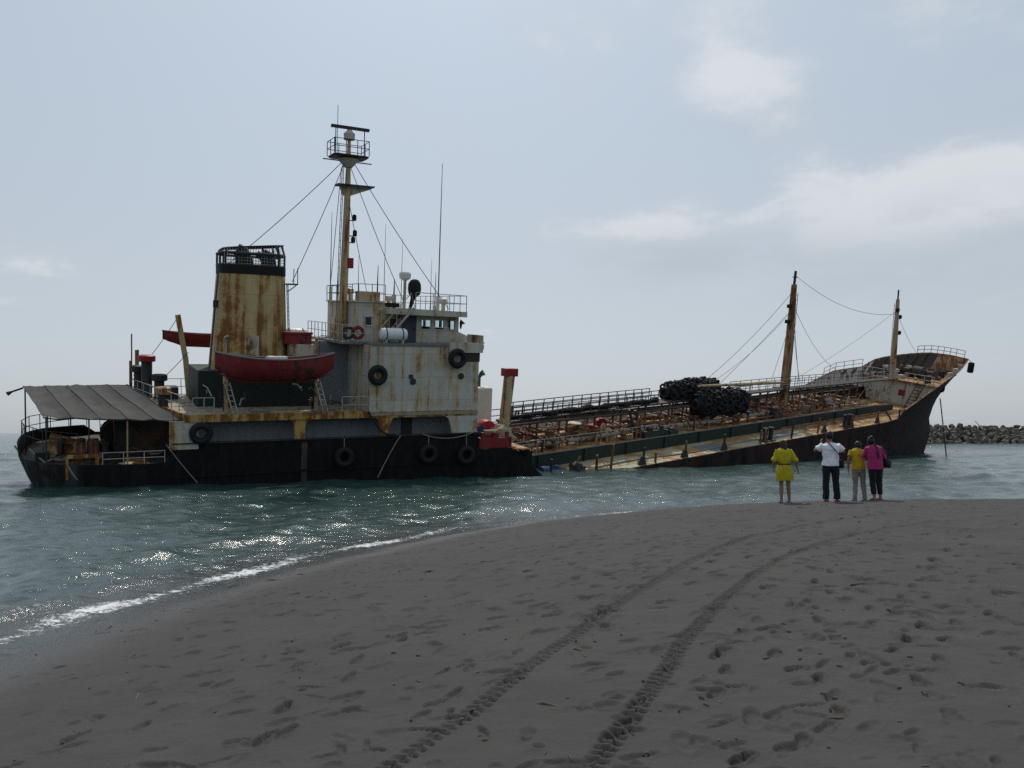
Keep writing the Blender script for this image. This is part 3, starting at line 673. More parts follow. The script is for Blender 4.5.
# gear on the stern deck
for (u, v) in ((0.1, 3.2), (1.0, 3.0), (2.1, 2.4)):
    bl = empty('bollard', Matrix()); bl.parent = stern
    for dv in (0, 0.55): MB().lathe((u, v+dv, 0.86), [(.16, 0), (.16, .75), (.22, .78), (.22, .9), (.1, .93)], 10).build('bitt', 'steel_dark', bl, smooth=True)
    MB().box(u-.25, u+.25, v-.25, v+.8, .86, .92).build('base', 'steel_dark', bl)
wi = MB(); wi.lathe((2.6, 6.0, 1.7), [(.75, -1.2), (.75, -1.1), (.4, -1.08), (.4, 0), (.75, .02), (.75, .1), (.3, .12), (.3, .6), (.1, .62)], 16, 'y'); wi.box(2.0, 3.2, 4.6, 4.8, .86, 2.0); wi.box(2.0, 3.2, 6.2, 6.4, .86, 2.0); P_(wi, 'mooring_winch', 'steel_dark', True)
P_(MB().hexa([(-0.6, 3.6, 1.1), (0.8, 3.0, .95), (1.2, 4.6, 1.0), (-0.4, 5.2, 1.2)], [(-0.5, 3.7, 1.55), (0.7, 3.2, 1.25), (1.1, 4.5, 1.5), (-0.4, 5.1, 1.9)]), 'hatch_cover', 'deck_rust')
for k in range(16):
    u = random.uniform(-.8, 4.6); v = random.uniform(1.0, 4.2); 
    if u < .6: v = max(v, 2.4)
    kk = k % 4
    if kk == 0: P_(MB().torus((u, v, .95), random.uniform(.22, .35), .07, 'z', 14, 6), 'rope_coil', random.choice(['rope_grey', 'junk_tan']), True)
    elif kk == 1: P_(MB().lathe((u, v, .86), [(.26, 0), (.28, .3), (.26, .32), (.28, .62), (.26, .84), (.1, .85)], 12), 'drum', random.choice(['pipe_rust', 'steel_dark', 'mast_rust']), True)
    elif kk == 2: P_(MB().box(u-.3, u+.3, v-.25, v+.25, .86, .86+random.uniform(.3, .7)), 'crate', random.choice(['burnt_and_shade', 'deck_rust', 'dark_casing']))
    else: P_(MB().tube([(u-.6, v, .95), (u, v+.2, 1.25), (u+.7, v-.1, .98)], .05, 6), 'loose_pipe', random.choice(['pipe_rust', 'rail_dark']))
# casing and funnel
P_(MB().box(6.6, 11.44, 3.6, 8.6, 3.226, 5.25), 'engine_casing', 'dark_casing')
def rrect(u0, u1, v0, v1, w, r, n=5):
    pts = []
    for (cu, cv, a0) in ((u1-r, v1-r, 0), (u0+r, v1-r, 90), (u0+r, v0+r, 180), (u1-r, v0+r, 270)):
        for k in range(n+1):
            a = R(a0+90*k/n); pts.append((cu+r*math.cos(a), cv+r*math.sin(a), w))
    return pts
fn = empty('funnel', Matrix()); fn.parent = stern
MB().loft([rrect(7.45, 11.55, 4.0, 7.2, 5.25, .75), rrect(7.62, 11.5, 4.05, 7.15, 7.5, .75), rrect(7.85, 11.4, 4.1, 7.05, 10.95, .75), rrect(7.85, 11.4, 4.1, 7.05, 11.05, .75), rrect(7.98, 11.28, 4.25, 6.9, 11.05, .7), rrect(7.98, 11.28, 4.25, 6.9, 10.2, .7)], True).build('casing', 'funnel_paint', fn, smooth=True)
MB().loft([rrect(7.82, 11.43, 4.07, 7.08, 10.62, .75), rrect(7.82, 11.43, 4.07, 7.08, 11.07, .75)], True).build('band', 'soot', fn, smooth=True)
P_(MB().box(9.1, 9.85, 4.0, 4.09, 5.4, 7.2), 'plate', 'cream_wall', parent=fn)
cg = MB()
for w in (11.1, 11.75, 12.1): 
    rr_ = rrect(7.86, 11.38, 4.12, 7.03, w, .75, 4) if w < 12.1 else [(p[0], p[1], 12.0+0.35*(p[0]-7.8)/3.4) for p in rrect(8.05, 11.25, 4.3, 6.85, w, .75, 4)]
    cg.tube(rr_+[rr_[0]], 0.075 if w < 12 else 0.04, 5)
a_ = rrect(7.86, 11.38, 4.12, 7.03, 11.1, .75, 4); b_ = rrect(8.05, 11.25, 4.3, 6.85, 12.0, .75, 4)
for k in range(0, len(a_), 2): cg.tube([a_[k], (a_[k][0], a_[k][1], 11.75), (b_[k][0], b_[k][1], 12.0+0.35*(b_[k][0]-7.8)/3.4)], 0.065, 5)
for k in range(9):
    u = 8.1+k*0.37; z = 12.0+0.35*(u-7.8)/3.4; cg.tube([(u, 4.3, z), (u, 6.85, z+.03)], 0.02, 4)
for k in range(8):
    v = 4.4+k*0.33; cg.tube([(8.05, v, 12.02), (11.25, v, 12.36)], 0.02, 4)
for side_v in (4.12, 7.03):
    for k in range(12):
        u = 8.5+k*0.19; cg.tube([(u, side_v, 11.1), (u, side_v, 11.75)], 0.008, 4)
cg.build('cage', 'cage', fn)
cm = MB()
for w in np.arange(11.2, 11.99, .16):
    rr_ = rrect(7.9, 11.34, 4.16, 6.99, float(w), .75, 4); cm.tube(rr_+[rr_[0]], .011, 4)
for k in range(22):
    u = 8.0+k*.152
    for vv in (4.16, 6.99): cm.tube([(u, vv, 11.1), (u, vv, 11.85), (u, 5.5+(vv-5.5)*.85, 12.0+.35*(u-7.8)/3.4)], .011, 4)
cm.build('wire_mesh', 'rail_white', fn)
for (u, v, r_, h_) in ((9.2, 5.0, .42, 11.95), (10.3, 5.0, .22, 11.8), (10.8, 5.8, .3, 11.9), (9.6, 6.2, .3, 11.8)):
    MB().tube([(u, v, 10.0), (u, v, h_-.45), (u-.12, v, h_-.15), (u-.45, v, h_)], r_, 10).build('exhaust_pipe', 'soot', fn, smooth=True)
ladder(fn, (7.3, 4.6, 5.3), (7.74, 4.6, 10.6), .4, (0, 1, 0), 16, 'steel_dark')
pf = MB(); pf.box(11.42, 12.0, 4.0, 5.0, 10.15, 10.22); pf.tube([(11.95, 4.0, 10.2), (11.95, 4.0, 11.1)], .025, 5); pf.tube([(11.95, 5.0, 10.2), (11.95, 5.0, 11.1)], .025, 5); pf.bar((12.0, 4.5, 10.15), (11.45, 4.5, 9.7), .05); pf.build('platform', 'steel_dark', fn)
MB().box(7.5, 7.85, 4.6, 4.9, 8.7, 9.1).build('lamp_box', 'steel_dark', fn)
ladder(fn, (11.62, 4.5, 6.8), (11.48, 4.5, 10.2), .35, (0, 1, 0), 14, 'pipe_rust')
# vents at the aft end of the boat deck
def mushroom(u, v, w0, h, r, cap, body='steel_dark'):
    e = empty('ventilator', Matrix()); e.parent = stern
    MB().lathe((u, v, w0), [(r*1.2, 0), (r, .1), (r, h-.05)], 10).build('shaft', body, e, smooth=True)
    MB().lathe((u, v, w0+h-.08), [(r*1.1, 0), (r*1.6, .04), (r*1.6, .36), (r*1.2, .42)], 12).build('cap', cap, e, smooth=True)
mushroom(4.35, 9.0, 3.22, 2.2, .30, 'red_paint'); mushroom(3.95, 10.1, 3.22, 1.5, .25, 'steel_dark'); mushroom(5.0, 8.6, 3.22, 1.1, .28, 'steel_dark'); mushroom(4.9, 4.0, 3.22, .8, .25, 'mast_rust')
ps = MB(); ps.tube([(3.62, 10.95, 3.22), (3.62, 10.95, 6.9)], .04, 5); P_(ps, 'flagpole', 'steel_dark')
ps = MB(); ps.bar((3.9, 10.7, 3.22), (3.9, 10.7, 5.95), .22); P_(ps, 'post', 'mast_cream')
ps = MB(); ps.bar((3.55, 10.6, 3.22), (3.55, 10.6, 5.3), .16); P_(ps, 'post', 'pipe_rust')
P_(MB().box(6.8, 8.0, 9.2, 10.3, 3.222, 4.4), 'locker', 'steel_dark'); P_(MB().box(5.2, 6.0, 8.0, 9.6, 3.222, 3.9), 'locker', 'steel_dark')
# davits
def davit(u, vb, sgn, white=True):
    e = empty('davit', Matrix()); e.parent = stern
    MB().bar((u, vb+.55*sgn, 3.22), (u-.12, vb-.1*sgn, 5.0), .2, .28).build('track', 'mast_cream', e)
    MB().bar((u, vb+1.3*sgn, 3.22), (u-.1, vb+.2*sgn, 4.9), .14, .18).build('strut', 'steel_dark', e)
    arm = MB(); arm.tube([(u-.12, vb, 4.8), (u-.12, vb+.35*sgn, 5.8), (u-.1, vb+.5*sgn, 6.7), (u-.1, vb+.2*sgn, 7.2), (u-.08, vb-.35*sgn, 7.3)], [.13, .12, .1, .09, .07], 6); arm.build('arm', 'mast_cream', e, smooth=True)
    MB().tube([(u-.08, vb-.35*sgn, 7.28), (u-.08, vb-.35*sgn, 6.4)], .02, 4).build('fall', 'cable', e)
    if white:
        ld = MB()
        for dd in (.25, .5): ld.bar((u+dd, vb-.15, 3.22), (u+dd-.45, vb-.15, 4.9), .06)
        for k in range(6): ld.bar((u+.25-.45*(k+.5)/6, vb-.15, 3.22+1.7*(k+.5)/6), (u+.5-.45*(k+.5)/6, vb-.15, 3.22+1.7*(k+.5)/6), .04)
        ld.build('side_ladder', 'rail_white', e)
davit(7.75, 0.75, 1); davit(12.45, 0.75, 1)
pd = MB(); pd.bar((6.75, 9.9, 3.22), (6.55, 9.9, 5.6), .3); pd.bar((6.55, 9.9, 5.5), (6.1, 9.8, 8.15), .26, .3); P_(pd, 'davit', 'mast_cream')
pd = MB(); pd.bar((11.4, 9.9, 3.22), (11.3, 9.9, 5.6), .3); pd.bar((11.3, 9.9, 5.5), (11.0, 9.8, 7.9), .26, .3); P_(pd, 'davit', 'mast_cream')
P_(MB().tube(catenary((6.1, 9.8, 8.0), (3.7, 10.6, 4.4), .2), .018, 4), 'stay', 'cable'); P_(MB().tube(catenary((6.7, 9.7, 5.9), (4.4, 9.0, 3.6), .1), .02, 4), 'stay', 'cable')
# tangle of pipes and gear under the boat
for k in range(26):
    q = random.random(); u = random.uniform(11.6, 13.6) if k < 18 else random.uniform(6.8, 9); v = random.uniform(.5, 1.7)
    a = Vector((u, v, 3.3+random.random()*1.2)); b2 = a+Vector((random.uniform(-.7, .7), random.uniform(-.3, .3), random.uniform(-.6, .6)))
    P_(MB().tube([a, a.lerp(b2, .5)+Vector((0, 0, .15)), b2], random.choice([.02, .03, .05]), 5), 'loose_pipe', random.choice(['rope_grey', 'steel_dark', 'pipe_rust', 'rail_white']))
P_(MB().box(9.9, 12.0, .35, .8, 3.24, 3.36), 'plank', 'junk_tan')
# radar mast
ms = empty('radar_mast', Matrix()); ms.parent = stern
MB().tube([(14.72, 4.5, 7.0), (14.80, 4.5, 11.5), (14.88, 4.5, 15.5), (14.93, 4.5, 19.0)], [.27, .24, .19, .09], 12).build('pole', 'mast_cream', ms, smooth=True)
MB().loft([rrect(13.9, 15.9, 3.75, 5.25, 17.68, .3), rrect(13.85, 15.95, 3.65, 5.35, 17.72, .3), rrect(13.85, 15.95, 3.65, 5.35, 17.78, .3)], True).build('platform', 'steel_dark', ms)
MB().tube([(14.9, 4.5, 17.15), (14.9, 4.5, 17.63)], [.22, .65], 10).build('bracket', 'mast_white', ms)
MB().extrude_poly([(14.25, 16.06), (16.4, 16.10), (16.4, 16.17), (14.2, 16.14)], 4.05, 4.95).build('platform', 'steel_dark', ms)
MB().extrude_poly([(14.6, 15.5), (15.1, 15.55), (16.3, 16.04), (14.4, 16.0)], 4.45, 4.55).build('bracket', 'mast_white', ms)
railing(ms, [(13.85, 3.7, 17.78), (15.9, 3.7, 17.78), (15.9, 5.3, 17.78), (13.85, 5.3, 17.78), (13.85, 3.7, 17.78)], .85, .75, 2, .022, 'rail_dark')
MB().lathe((14.93, 4.5, 18.7), [(.1, 0), (.32, .05), (.34, .4), (.2, .5), (.12, .62)], 12).build('radar_gearbox', 'mast_white', ms, smooth=True)
MB().box(13.85, 16.1, 4.35, 4.6, 19.35, 19.5).build('radar_scanner', 'steel_dark', ms)
for u in (14.05, 15.75): MB().tube([(u, 4.2, 17.8), (u, 4.2, 19.35)], .03, 5).build('whip', 'steel_dark', ms)
MB().tube([(14.2, 4.4, 17.8), (14.2, 4.4, 20.6)], .018, 5).build('whip', 'steel_dark', ms)
ladder(ms, (14.36, 4.5, 7.1), (14.6, 4.5, 17.5), .32, (0, 1, 0), 26, 'rail_dark', .022)
for (w, du) in ((14.2, .45), (13.3, .5), (12.9, .4)):
    MB().tube([(14.85, 4.4, w-.1), (14.85+du, 4.4, w-.1)], .03, 5).build('lamp_bracket', 'steel_dark', ms); MB().lathe((14.85+du, 4.4, w-.1), [(.1, 0), (.13, .05), (.13, .3), (.08, .36)], 8).build('lamp', 'soot', ms, smooth=True)
MB().box(14.95, 15.25, 4.2, 4.5, 11.3, 11.9).build('red_lamp_box', 'red_paint', ms)
MB().tube([(13.4, 4.5, 17.5), (16.3, 4.5, 17.5)], .035, 6).build('yard', 'steel_dark', ms)
for (a, b2, sg) in (((14.6, 4.5, 17.5), (8.4, 5.5, 11.2), .15), ((14.6, 4.5, 17.2), (11.6, 3.8, 10.3), .1), ((15.2, 4.5, 17.5), (20.6, 2.2, 9.1), .2), ((15.0, 4.4, 17.2), (18.2, 3.5, 9.4), .15), ((14.9, 4.8, 16.0), (17.6, 8.5, 9.3), .1), ((14.6, 4.9, 17.2), (15.0, 8.7, 9.4), .08)):
    MB().tube(catenary(a, b2, sg), .02, 4).build('stay', 'cable', ms)
# roof gear
def antenna(u, v, w0, h, r=.02, base=.3, mat='steel_dark'):
    e = empty('antenna', Matrix()); e.parent = stern
    MB().tube([(u, v, w0), (u, v, w0+base)], r*2.6, 6).build('base', 'mast_white', e); MB().tube([(u, v, w0+base), (u, v, w0+h*.45), (u+.01, v, w0+h)], [r*1.2, r, r*.45], 5).build('whip', mat, e)
antenna(20.62, 4.0, 9.0, 9.0, .035, .9); antenna(21.1, 6.5, 9.0, 3.3); antenna(15.05, 8.6, 9.4, 5.6, .03, .9); antenna(17.1, 4.0, 9.05, 5.0, .02); antenna(18.9, 6.0, 9.05, 4.4, .02); antenna(15.1, 7.0, 9.4, 2.6); antenna(15.1, 6.2, 9.4, 2.2); antenna(16.3, 2.8, 9.4, 2.1, .04); antenna(16.1, 6.0, 9.4, 3.0); antenna(20.0, 3.0, 9.0, 2.3, .03); antenna(17.25, 2.6, 9.05, 1.7, .05, .8)
e = empty('satellite_dome', Matrix()); e.parent = stern
MB().tube([(18.05, 3.0, 9.05), (18.05, 3.0, 10.75)], .09, 8).build('pedestal', 'mast_white', e, smooth=True); MB().lathe((18.05, 3.0, 10.7), [(.12, 0), (.34, .14), (.36, .42), (.3, .5)], 14).build('dome', 'white_plastic', e, smooth=True)
e = empty('covered_searchlight', Matrix()); e.parent = stern
MB().tube([(18.15, 2.3, 9.05), (18.3, 2.3, 9.6), (18.35, 2.3, 9.8)], [.1, .14, .2], 8).build('pedestal', 'soot', e, smooth=True); MB().lathe((18.4, 2.3, 9.75), [(.15, 0), (.34, .15), (.4, .45), (.38, .75), (.25, .98), (.08, 1.05)], 12).build('cover', 'soot', e, smooth=True)
P_(MB().box(15.1, 16.4, 2.6, 3.2, 9.41, 9.95), 'flag_locker', 'mast_cream'); P_(MB().box(16.55, 17.4, 2.0, 2.6, 9.09, 9.35), 'roof_box', 'soot')
for (u, v, w) in ((15.2, 4.6, 9.4), (17.2, 3.4, 9.05), (20.3, 2.4, 9.0)): P_(MB().lathe((u, v, w), [(.12, 0), (.12, .4), (.25, .45), (.22, .7), (.1, .75)], 10), 'roof_vent', 'mast_white', True)
for (u, v, w) in ((21.5, 2.4, 8.25), (22.0, 0.6, 7.15)): P_(MB().tube([(u, v, w-.3), (u, v, w), (u+.12, v-.05, w+.15)], [.05, .1, .22], 8), 'floodlight', 'steel_dark', True)
# forward end: deck, torn shell, post, tank
P_(MB().hexa([(21.8, .12, .78), (25.6, .4, .62), (24.9, 10.6, .7), (21.8, 10.9, .78)], [(21.8, .12, .86), (25.6, .4, .70), (24.9, 10.6, .78), (21.8, 10.9, .86)]), 'fore_deck', 'deck_rust')
tp = [(21.7, -3.5), (27.4, -3.5), (26.9, -1.6), (26.2, -.85), (25.4, -.2), (24.9, .35), (24.35, .62), (24.1, .86), (23.2, .9), (22.4, .84), (21.7, .95)]
P_(MB().extrude_poly(tp, .02, .12), 'torn_shell', 'hull_black')
tp = [(21.7, -3.5), (25.6, -3.5), (25.9, -.8), (25.0, .8), (21.7, .86)]
P_(MB().extrude_poly(tp, 10.88, 10.98), 'torn_shell', 'hull_black')
P_(MB().extrude_poly([(0.12, -3.5), (10.9, -3.5), (10.9, .6), (8, .3), (6.5, .55), (4, .2), (2, .5), (.12, .3)], 24.2, 24.3, 'yz'), 'torn_bulkhead', 'hull_black')
for k in range(7):
    u = 25.0+random.random()*.8; v = random.uniform(.1, 2.5); P_(MB().hexa([(u, v, -.6), (u+.6, v+.1, -.8), (u+.6, v+.16, -.8), (u, v+.06, -.6)], [(u+.2, v, .4), (u+.7, v+.2, .1+random.random()*.3), (u+.7, v+.26, .1), (u+.2, v+.06, .4)]), 'torn_plate', 'hull_black')
e = empty('vent_post', Matrix()); e.parent = stern
MB().tube([(25.0, 3.0, .7), (25.1, 3.0, 2.6), (25.3, 3.0, 5.0)], [.36, .34, .36], 12).build('post', 'mast_cream', e, smooth=True)
MB().box(24.86, 25.76, 2.68, 3.36, 4.98, 5.48).build('cap', 'red_paint', e)
for k in range(9): MB().bar((24.62+.035*k, 3.0, 1.2+.42*k), (24.8+.035*k, 3.0, 1.2+.42*k), .05).build('rung', 'mast_cream', e)
e = empty('green_ventilator', Matrix()); e.parent = stern
MB().tube([(24.2, 5.2, .86), (24.2, 5.2, 4.7), (24.28, 5.1, 4.95), (24.42, 5.0, 5.05)], [.1, .1, .16, .22], 10).build('cowl', 'green_paint', e, smooth=True)

# ---- things carried by the stern half
def on_ship(M, name, base, label, cat, group=None):
    e = empty(name, M @ T(*base)); tag(e, label, cat, group); return e
tyre_me = MB().torus((0, 0, 0), .40, .175, 'y', 20, 8, 1.1).mesh('tyre', smooth=True); tyre_me.materials.append(MATS['rubber'])
def hang_tyre(M, u, v, w, label, top, sc=1.0, rope='rope_grey', group='tyre fenders hung along the hull'):
    e = on_ship(M, 'tyre_fender', (u, v, w), label, 'tyre', group)
    inst(tyre_me, 'tyre', e, (0, 0, 0), (random.uniform(-.05, .05), random.uniform(0, 3), 0), (sc, sc, sc))
    MB().tube([(0, 0, .3*sc), (0, .05, top-w)], .025, 4).build('rope', rope, e)
hang_tyre(MS, 6.35, -.22, 2.42, 'old tyre hanging below the boat deck on the pale side plate near the awning', 3.2, 1.0)
hang_tyre(MS, 15.46, -.22, 5.33, 'black tyre on the white wall just right of the starboard lifeboat', 7.0, 1.0)
hang_tyre(MS, 20.15, -.36, 6.3, 'black tyre hanging on the bridge wing, highest of the tyres', 7.2, 1.02)
hang_tyre(MS, 13.66, -.25, .85, 'tyre on the black hull below the white wall, leftmost of three low ones', 1.9)
hang_tyre(MS, 18.57, -.25, .80, 'tyre on the black hull below the bridge wing, middle of three low ones', 1.9)
hang_tyre(MS, 20.95, -.25, .62, 'tyre at the forward end of the black hull beside the red machinery', 1.9)
def lifeboat(M, u0, u1, v0, wk, wg, label, detail=True):
    L = u1-u0; uc = (u0+u1)/2
    e = on_ship(M, 'lifeboat', (uc, v0, wk), label, 'lifeboat', 'red lifeboats')
    rings = []; inner = []; n = 16
    for i in range(n+1):
        q = -1+2*i/n; x = q*L/2; hb = .98*(1-abs(q)**2.6)+.015; sheer = (wg-wk)*(.78+.22*q*q); kz = .45*abs(q)**4*(wg-wk)
        ring = [(x, hb*math.sin(a)*(1 if abs(a) < 1.2 else 1), kz+(sheer-kz)*(1-math.cos(a))) for a in [R(-90+180*k/10) for k in range(11)]]
        rings.append(ring); inner.append([(p[0]*.97, p[1]*.9, p[2]+.06 if k not in (0, 10) else p[2]) for k, p in enumerate(ring)])
    mb = MB(); mb.loft(rings, False, False); mb.loft([r_[::-1] for r_ in inner], False, False)
    mb.build('hull', 'red_boat', e, smooth=True)
    for s in (0, 10):
        MB().tube([(r_[s][0], r_[s][1]*1.01, r_[s][2]) for r_ in rings], .05, 5).build('gunwale', 'rope_grey' if detail else 'red_boat', e)
    for q in (-.55, -.15, .25, .6):
        i = int((q+1)/2*n); y = rings[i][0][1]; z = rings[i][0][2]-.2
        MB().box(rings[i][0][0]-.13, rings[i][0][0]+.13, y*.92, -y*.92, z-.03, z).build('thwart', 'junk_tan', e)
    MB().tube([(-L*.46, 0, .36), (-L*.3, 0, .0), (0, 0, -.05), (L*.3, 0, .0), (L*.46, 0, .36)], .05, 5).build('keel', 'red_boat', e)
    if detail:
        MB().box(-.5, .5, -.35, .35, (wg-wk)*.62, (wg-wk)*.86).build('engine_box', 'white_plastic', e)
    return e
lifeboat(MS, 7.05, 13.15, 0.3, 5.0, 6.5, 'red open lifeboat hung on the near side below the rusty funnel')
lifeboat(MS, 5.3, 11.2, 10.5, 6.25, 7.15, 'smaller looking red lifeboat on the far side, left of the funnel', False)
def raft(M, u, v, w, L, r_, label):
    e = on_ship(M, 'life_raft_canister', (u, v, w), label, 'life raft', 'white life raft canisters')
    MB().lathe((0, 0, r_+.12), [(.05, -L/2), (r_*.8, -L/2+.05), (r_, -L/2+.16), (r_, -.04), (r_*1.06, -.03), (r_*1.06, .03), (r_, .04), (r_, L/2-.16), (r_*.8, L/2-.05), (.05, L/2)], 16, 'x').build('canister', 'white_plastic', e, smooth=True)
    for q in (-.3, .3): MB().torus((q*L, 0, r_+.12), r_*1.02, .03, 'x', 16, 5).build('strap', 'steel_dark', e)
    for q in (-.3, .3): MB().box(q*L-.05, q*L+.05, -r_*.8, r_*.8, 0, .2).build('cradle', 'rail_white', e)
raft(MS, 16.55, .5, 7.09, 1.6, .36, 'white life raft canister on the bridge deck rail below the stair')
raft(MS, 12.2, 5.5, 6.79, 1.35, .36, 'white life raft canister behind the red locker by the funnel')
e = on_ship(MS, 'red_locker', (12.0, 4.15, 6.79), 'red box with lid on the pale house just right of the funnel', 'locker')
MB().box(-.75, .75, -.4, .4, 0, .55).build('box', 'red_boat', e); MB().box(-.8, .8, -.45, .45, .55, .68).build('lid', 'red_boat', e)
for (u, lab) in ((14.2, 'dark hose reel on the rail left of the white life raft'), (14.75, 'red hose reel on the rail beside the dark reel')):
    e = on_ship(MS, 'hose_reel', (u, 1.35, 7.09), lab, 'hose reel')
    MB().torus((0, 0, .5), .3, .1, 'y', 16, 6).build('hose', 'steel_dark' if u < 14.5 else 'red_boat', e, smooth=True); MB().box(-.05, .05, -.05, .05, 0, .5).build('stand', 'rail_white', e)
# clutter at the break
e = on_ship(MS, 'red_machine', (23.1, .3, .86), 'dark red steel crate of machinery at the broken edge beside the vent post', 'machine')
MB().box(-1.05, 1.1, 0, 1.2, 0, .62).build('crate', 'red_boat', e)
for q in (-.8, 0, .85): MB().box(q-.09, q+.09, .05, .25, .62, .95).build('lug', 'red_boat', e)
MB().lathe((-.1, .5, .8), [(.05, -.5), (.25, -.48), (.25, .48), (.05, .5)], 10, 'x').build('drum', 'pipe_rust', e, smooth=True)
e = on_ship(MS, 'red_drum', (23.25, 2.0, .86), 'round bright red drum among the junk in front of the white tank', 'drum')
MB().lathe((0, 0, .95), [(.1, -.4), (.5, -.38), (.55, -.3), (.55, .3), (.5, .38), (.1, .4)], 18, 'y').build('drum', 'red_drum', e, smooth=True); MB().box(-.35, .35, -.3, .3, 0, .5).build('cradle', 'steel_dark', e)
e = on_ship(MS, 'white_tank', (24.05, 4.6, .84), 'tall white box tank standing behind the bridge front', 'tank')
bx = MB().box(-.6, .6, -.6, .6, 0, 3.3).build('body', 'white_box', e)
bv = bx.modifiers.new('bevel', 'BEVEL'); bv.width = .12; bv.segments = 3
MB().box(-.62, .62, -.62, .62, .1, .2).build('band', 'pipe_rust', e)
e = on_ship(MS, 'blue_tarpaulin', (22.3, 1.6, .86), 'crumpled dark blue tarpaulin on the deck at the bridge front', 'tarpaulin')
def lump(rx, ry, rz, seed, amp=.3, n=18, k=12):
    mb = MB(); rings = []
    for i in range(k+1):
        th = math.pi*i/k; ring = []
        for j in range(n):
            a = 2*math.pi*j/n; d_ = Vector((math.sin(th)*math.cos(a), math.sin(th)*math.sin(a), math.cos(th)))
            f = 1+amp*mnoise.fractal(d_*1.8+Vector((seed*3.1, seed, 0)), 1.0, 2.0, 3)
            ring.append((d_.x*rx*f, d_.y*ry*f, d_.z*rz*f))
        rings.append(ring)
    mb.loft(rings, False); return mb
mb = lump(.75, .6, .45, 1, .5); mb.v = [(p[0], p[1], max(0, p[2]+.75)) for p in mb.v]; mb.build('sheet', 'blue_cloth', e, smooth=True); MB().box(-.4, .4, -.3, .3, 0, .6).build('crate', 'junk_tan', e)
e = on_ship(MS, 'net_heap', (24.0, 1.5, .8), 'heap of tan ropes and netting around the foot of the vent post', 'rope heap')
mb = lump(.9, .8, .7, 4, .45); mb.v = [(p[0], p[1], max(0, p[2]+.5)) for p in mb.v]; mb.build('heap', 'junk_tan', e, smooth=True)
for k in range(34):
    a = random.uniform(0, 6.28); q = Vector((math.cos(a)*random.uniform(.2, 1.1), math.sin(a)*random.uniform(.2, .8), random.uniform(.2, 1.2)))
    MB().tube([q+Vector((random.gauss(0, .35), random.gauss(0, .25), random.gauss(0, .22))) for _ in range(4)], .03, 4).build('rope', random.choice(['junk_tan', 'rope_grey', 'pipe_rust']), e)
# ropes on the hull
def rope(M, a, b2, sag, label, r_=.03, mat='rope_grey', n=14):
    pts = [p-Vector(a) for p in catenary(a, b2, sag, n)]
    o = MB().tube(pts, r_, 5).build('rope', mat, None, mw=M @ T(*a)); tag(o, label, 'rope', 'ropes hanging on the hull'); return o
rope(MS, (18.2, -.14, 1.95), (21.5, -.14, 1.98), .32, 'grey rope sagging along the black bulwark below the bridge')
rope(MS, (16.9, -.14, 1.9), (15.6, -.2, -.4), -.1, 'grey rope running down the black hull to the water below the bridge')
rope(MS, (15.0, -.16, 3.3), (16.6, -.16, 2.0), .45, 'dark hose curving down from the boat deck beside the yellow pillar', .05, 'rubber')
rope(MS, (-1.95, 4.2, 1.4), (-.2, 1.1, 1.2), .5, 'thick grey rope looped around the stern corner', .05)
rope(MS, (-1.2, 2.6, 1.5), (1.2, .2, .7), .45, 'grey rope hanging over the stern quarter below the awning', .05)
rope(MS, (.5, .26, 1.0), (1.75, .16, .9), .75, 'slack rope hung across the framed opening at the stern', .045)
rope(MS, (4.75, -.1, 1.9), (6.2, -.16, -.1), .05, 'thin line slanting down the hull by the leftmost tyre', .025)

# ================================================================== bow half of the tanker
MBW = frame((8.2, 57.5, 0), 40, 5.2, 13)
bow = empty('tanker_bow', MBW)
tag(bow, 'rusty bow half of a broken tanker with two masts and a deck of pipes', 'ship')
def Q_(mb, name, mat, smooth=False, parent=None): return mb.build(name, mat, parent or bow, smooth=smooth)
U0 = -9.0
def lerp_tab(tab, x):
    if x <= tab[0][0]: return tab[0][1]
    for (a, fa_), (b2, fb_) in zip(tab[:-1], tab[1:]):
        if x <= b2: return fa_+(fb_-fa_)*(x-a)/(b2-a)
    return tab[-1][1]
RIM_S = [(U0, 0), (45.0, 0.0), (45.6, .85), (50, 1.7), (55, 2.6), (60, 3.25), (65, 3.75), (70, 4.3), (75.4, 4.75)]
RIM_P = [(U0, .9), (38.5, .9), (40, 1.1), (49, 3.3), (55, 3.7), (57, 4.5), (60, 4.95), (64, 5.3), (68, 5.5), (72, 5.25), (75.4, 4.75)]
STEM = [(-9.5, 65.0), (-8, 65.6), (-6, 66.3), (-4.4, 66.6), (-2.7, 65.6), (-1.2, 66.2), (0.3, 67.4), (2, 70.3), (4.0, 74.6), (4.75, 75.4), (6, 76.5)]
def half(t, w):      # 0 full beam .. 1 on the centreline
    k = min(1, max(0, (w+9)/13)); t0 = .54+.15*k; p = 1.1+.45*k
    return ((t-t0)/(1-t0))**p if t > t0 else 0
TS = [0, .1, .2, .3, .4, .5, .55, .6, .64, .66, .68, .695, .704, .708, .714, .722, .735, .75, .77, .79, .81, .83, .85, .87, .89, .91, .93, .95, .965, .98, .99, 1.0]
def bow_pt(t, w, side, inset=0.0):
    us = lerp_tab(STEM, w); u = U0+t*(us-U0-inset); h = half(t, w)
    v = 5.5*h+inset*(1-h) if side == 0 else 11-5.5*h-inset*(1-h)
    return (u, v, w)
def rimw(t, side):
    w = 1.0
    for _ in range(6):
        u = U0+t*(lerp_tab(STEM, w)-U0); w = lerp_tab(RIM_S if side == 0 else RIM_P, u)
    return w
WL = [-9.5, -7.5, -6, -4.4, -3.4, -2.7, -2.0, -1.2, -.5]
mb = MB()
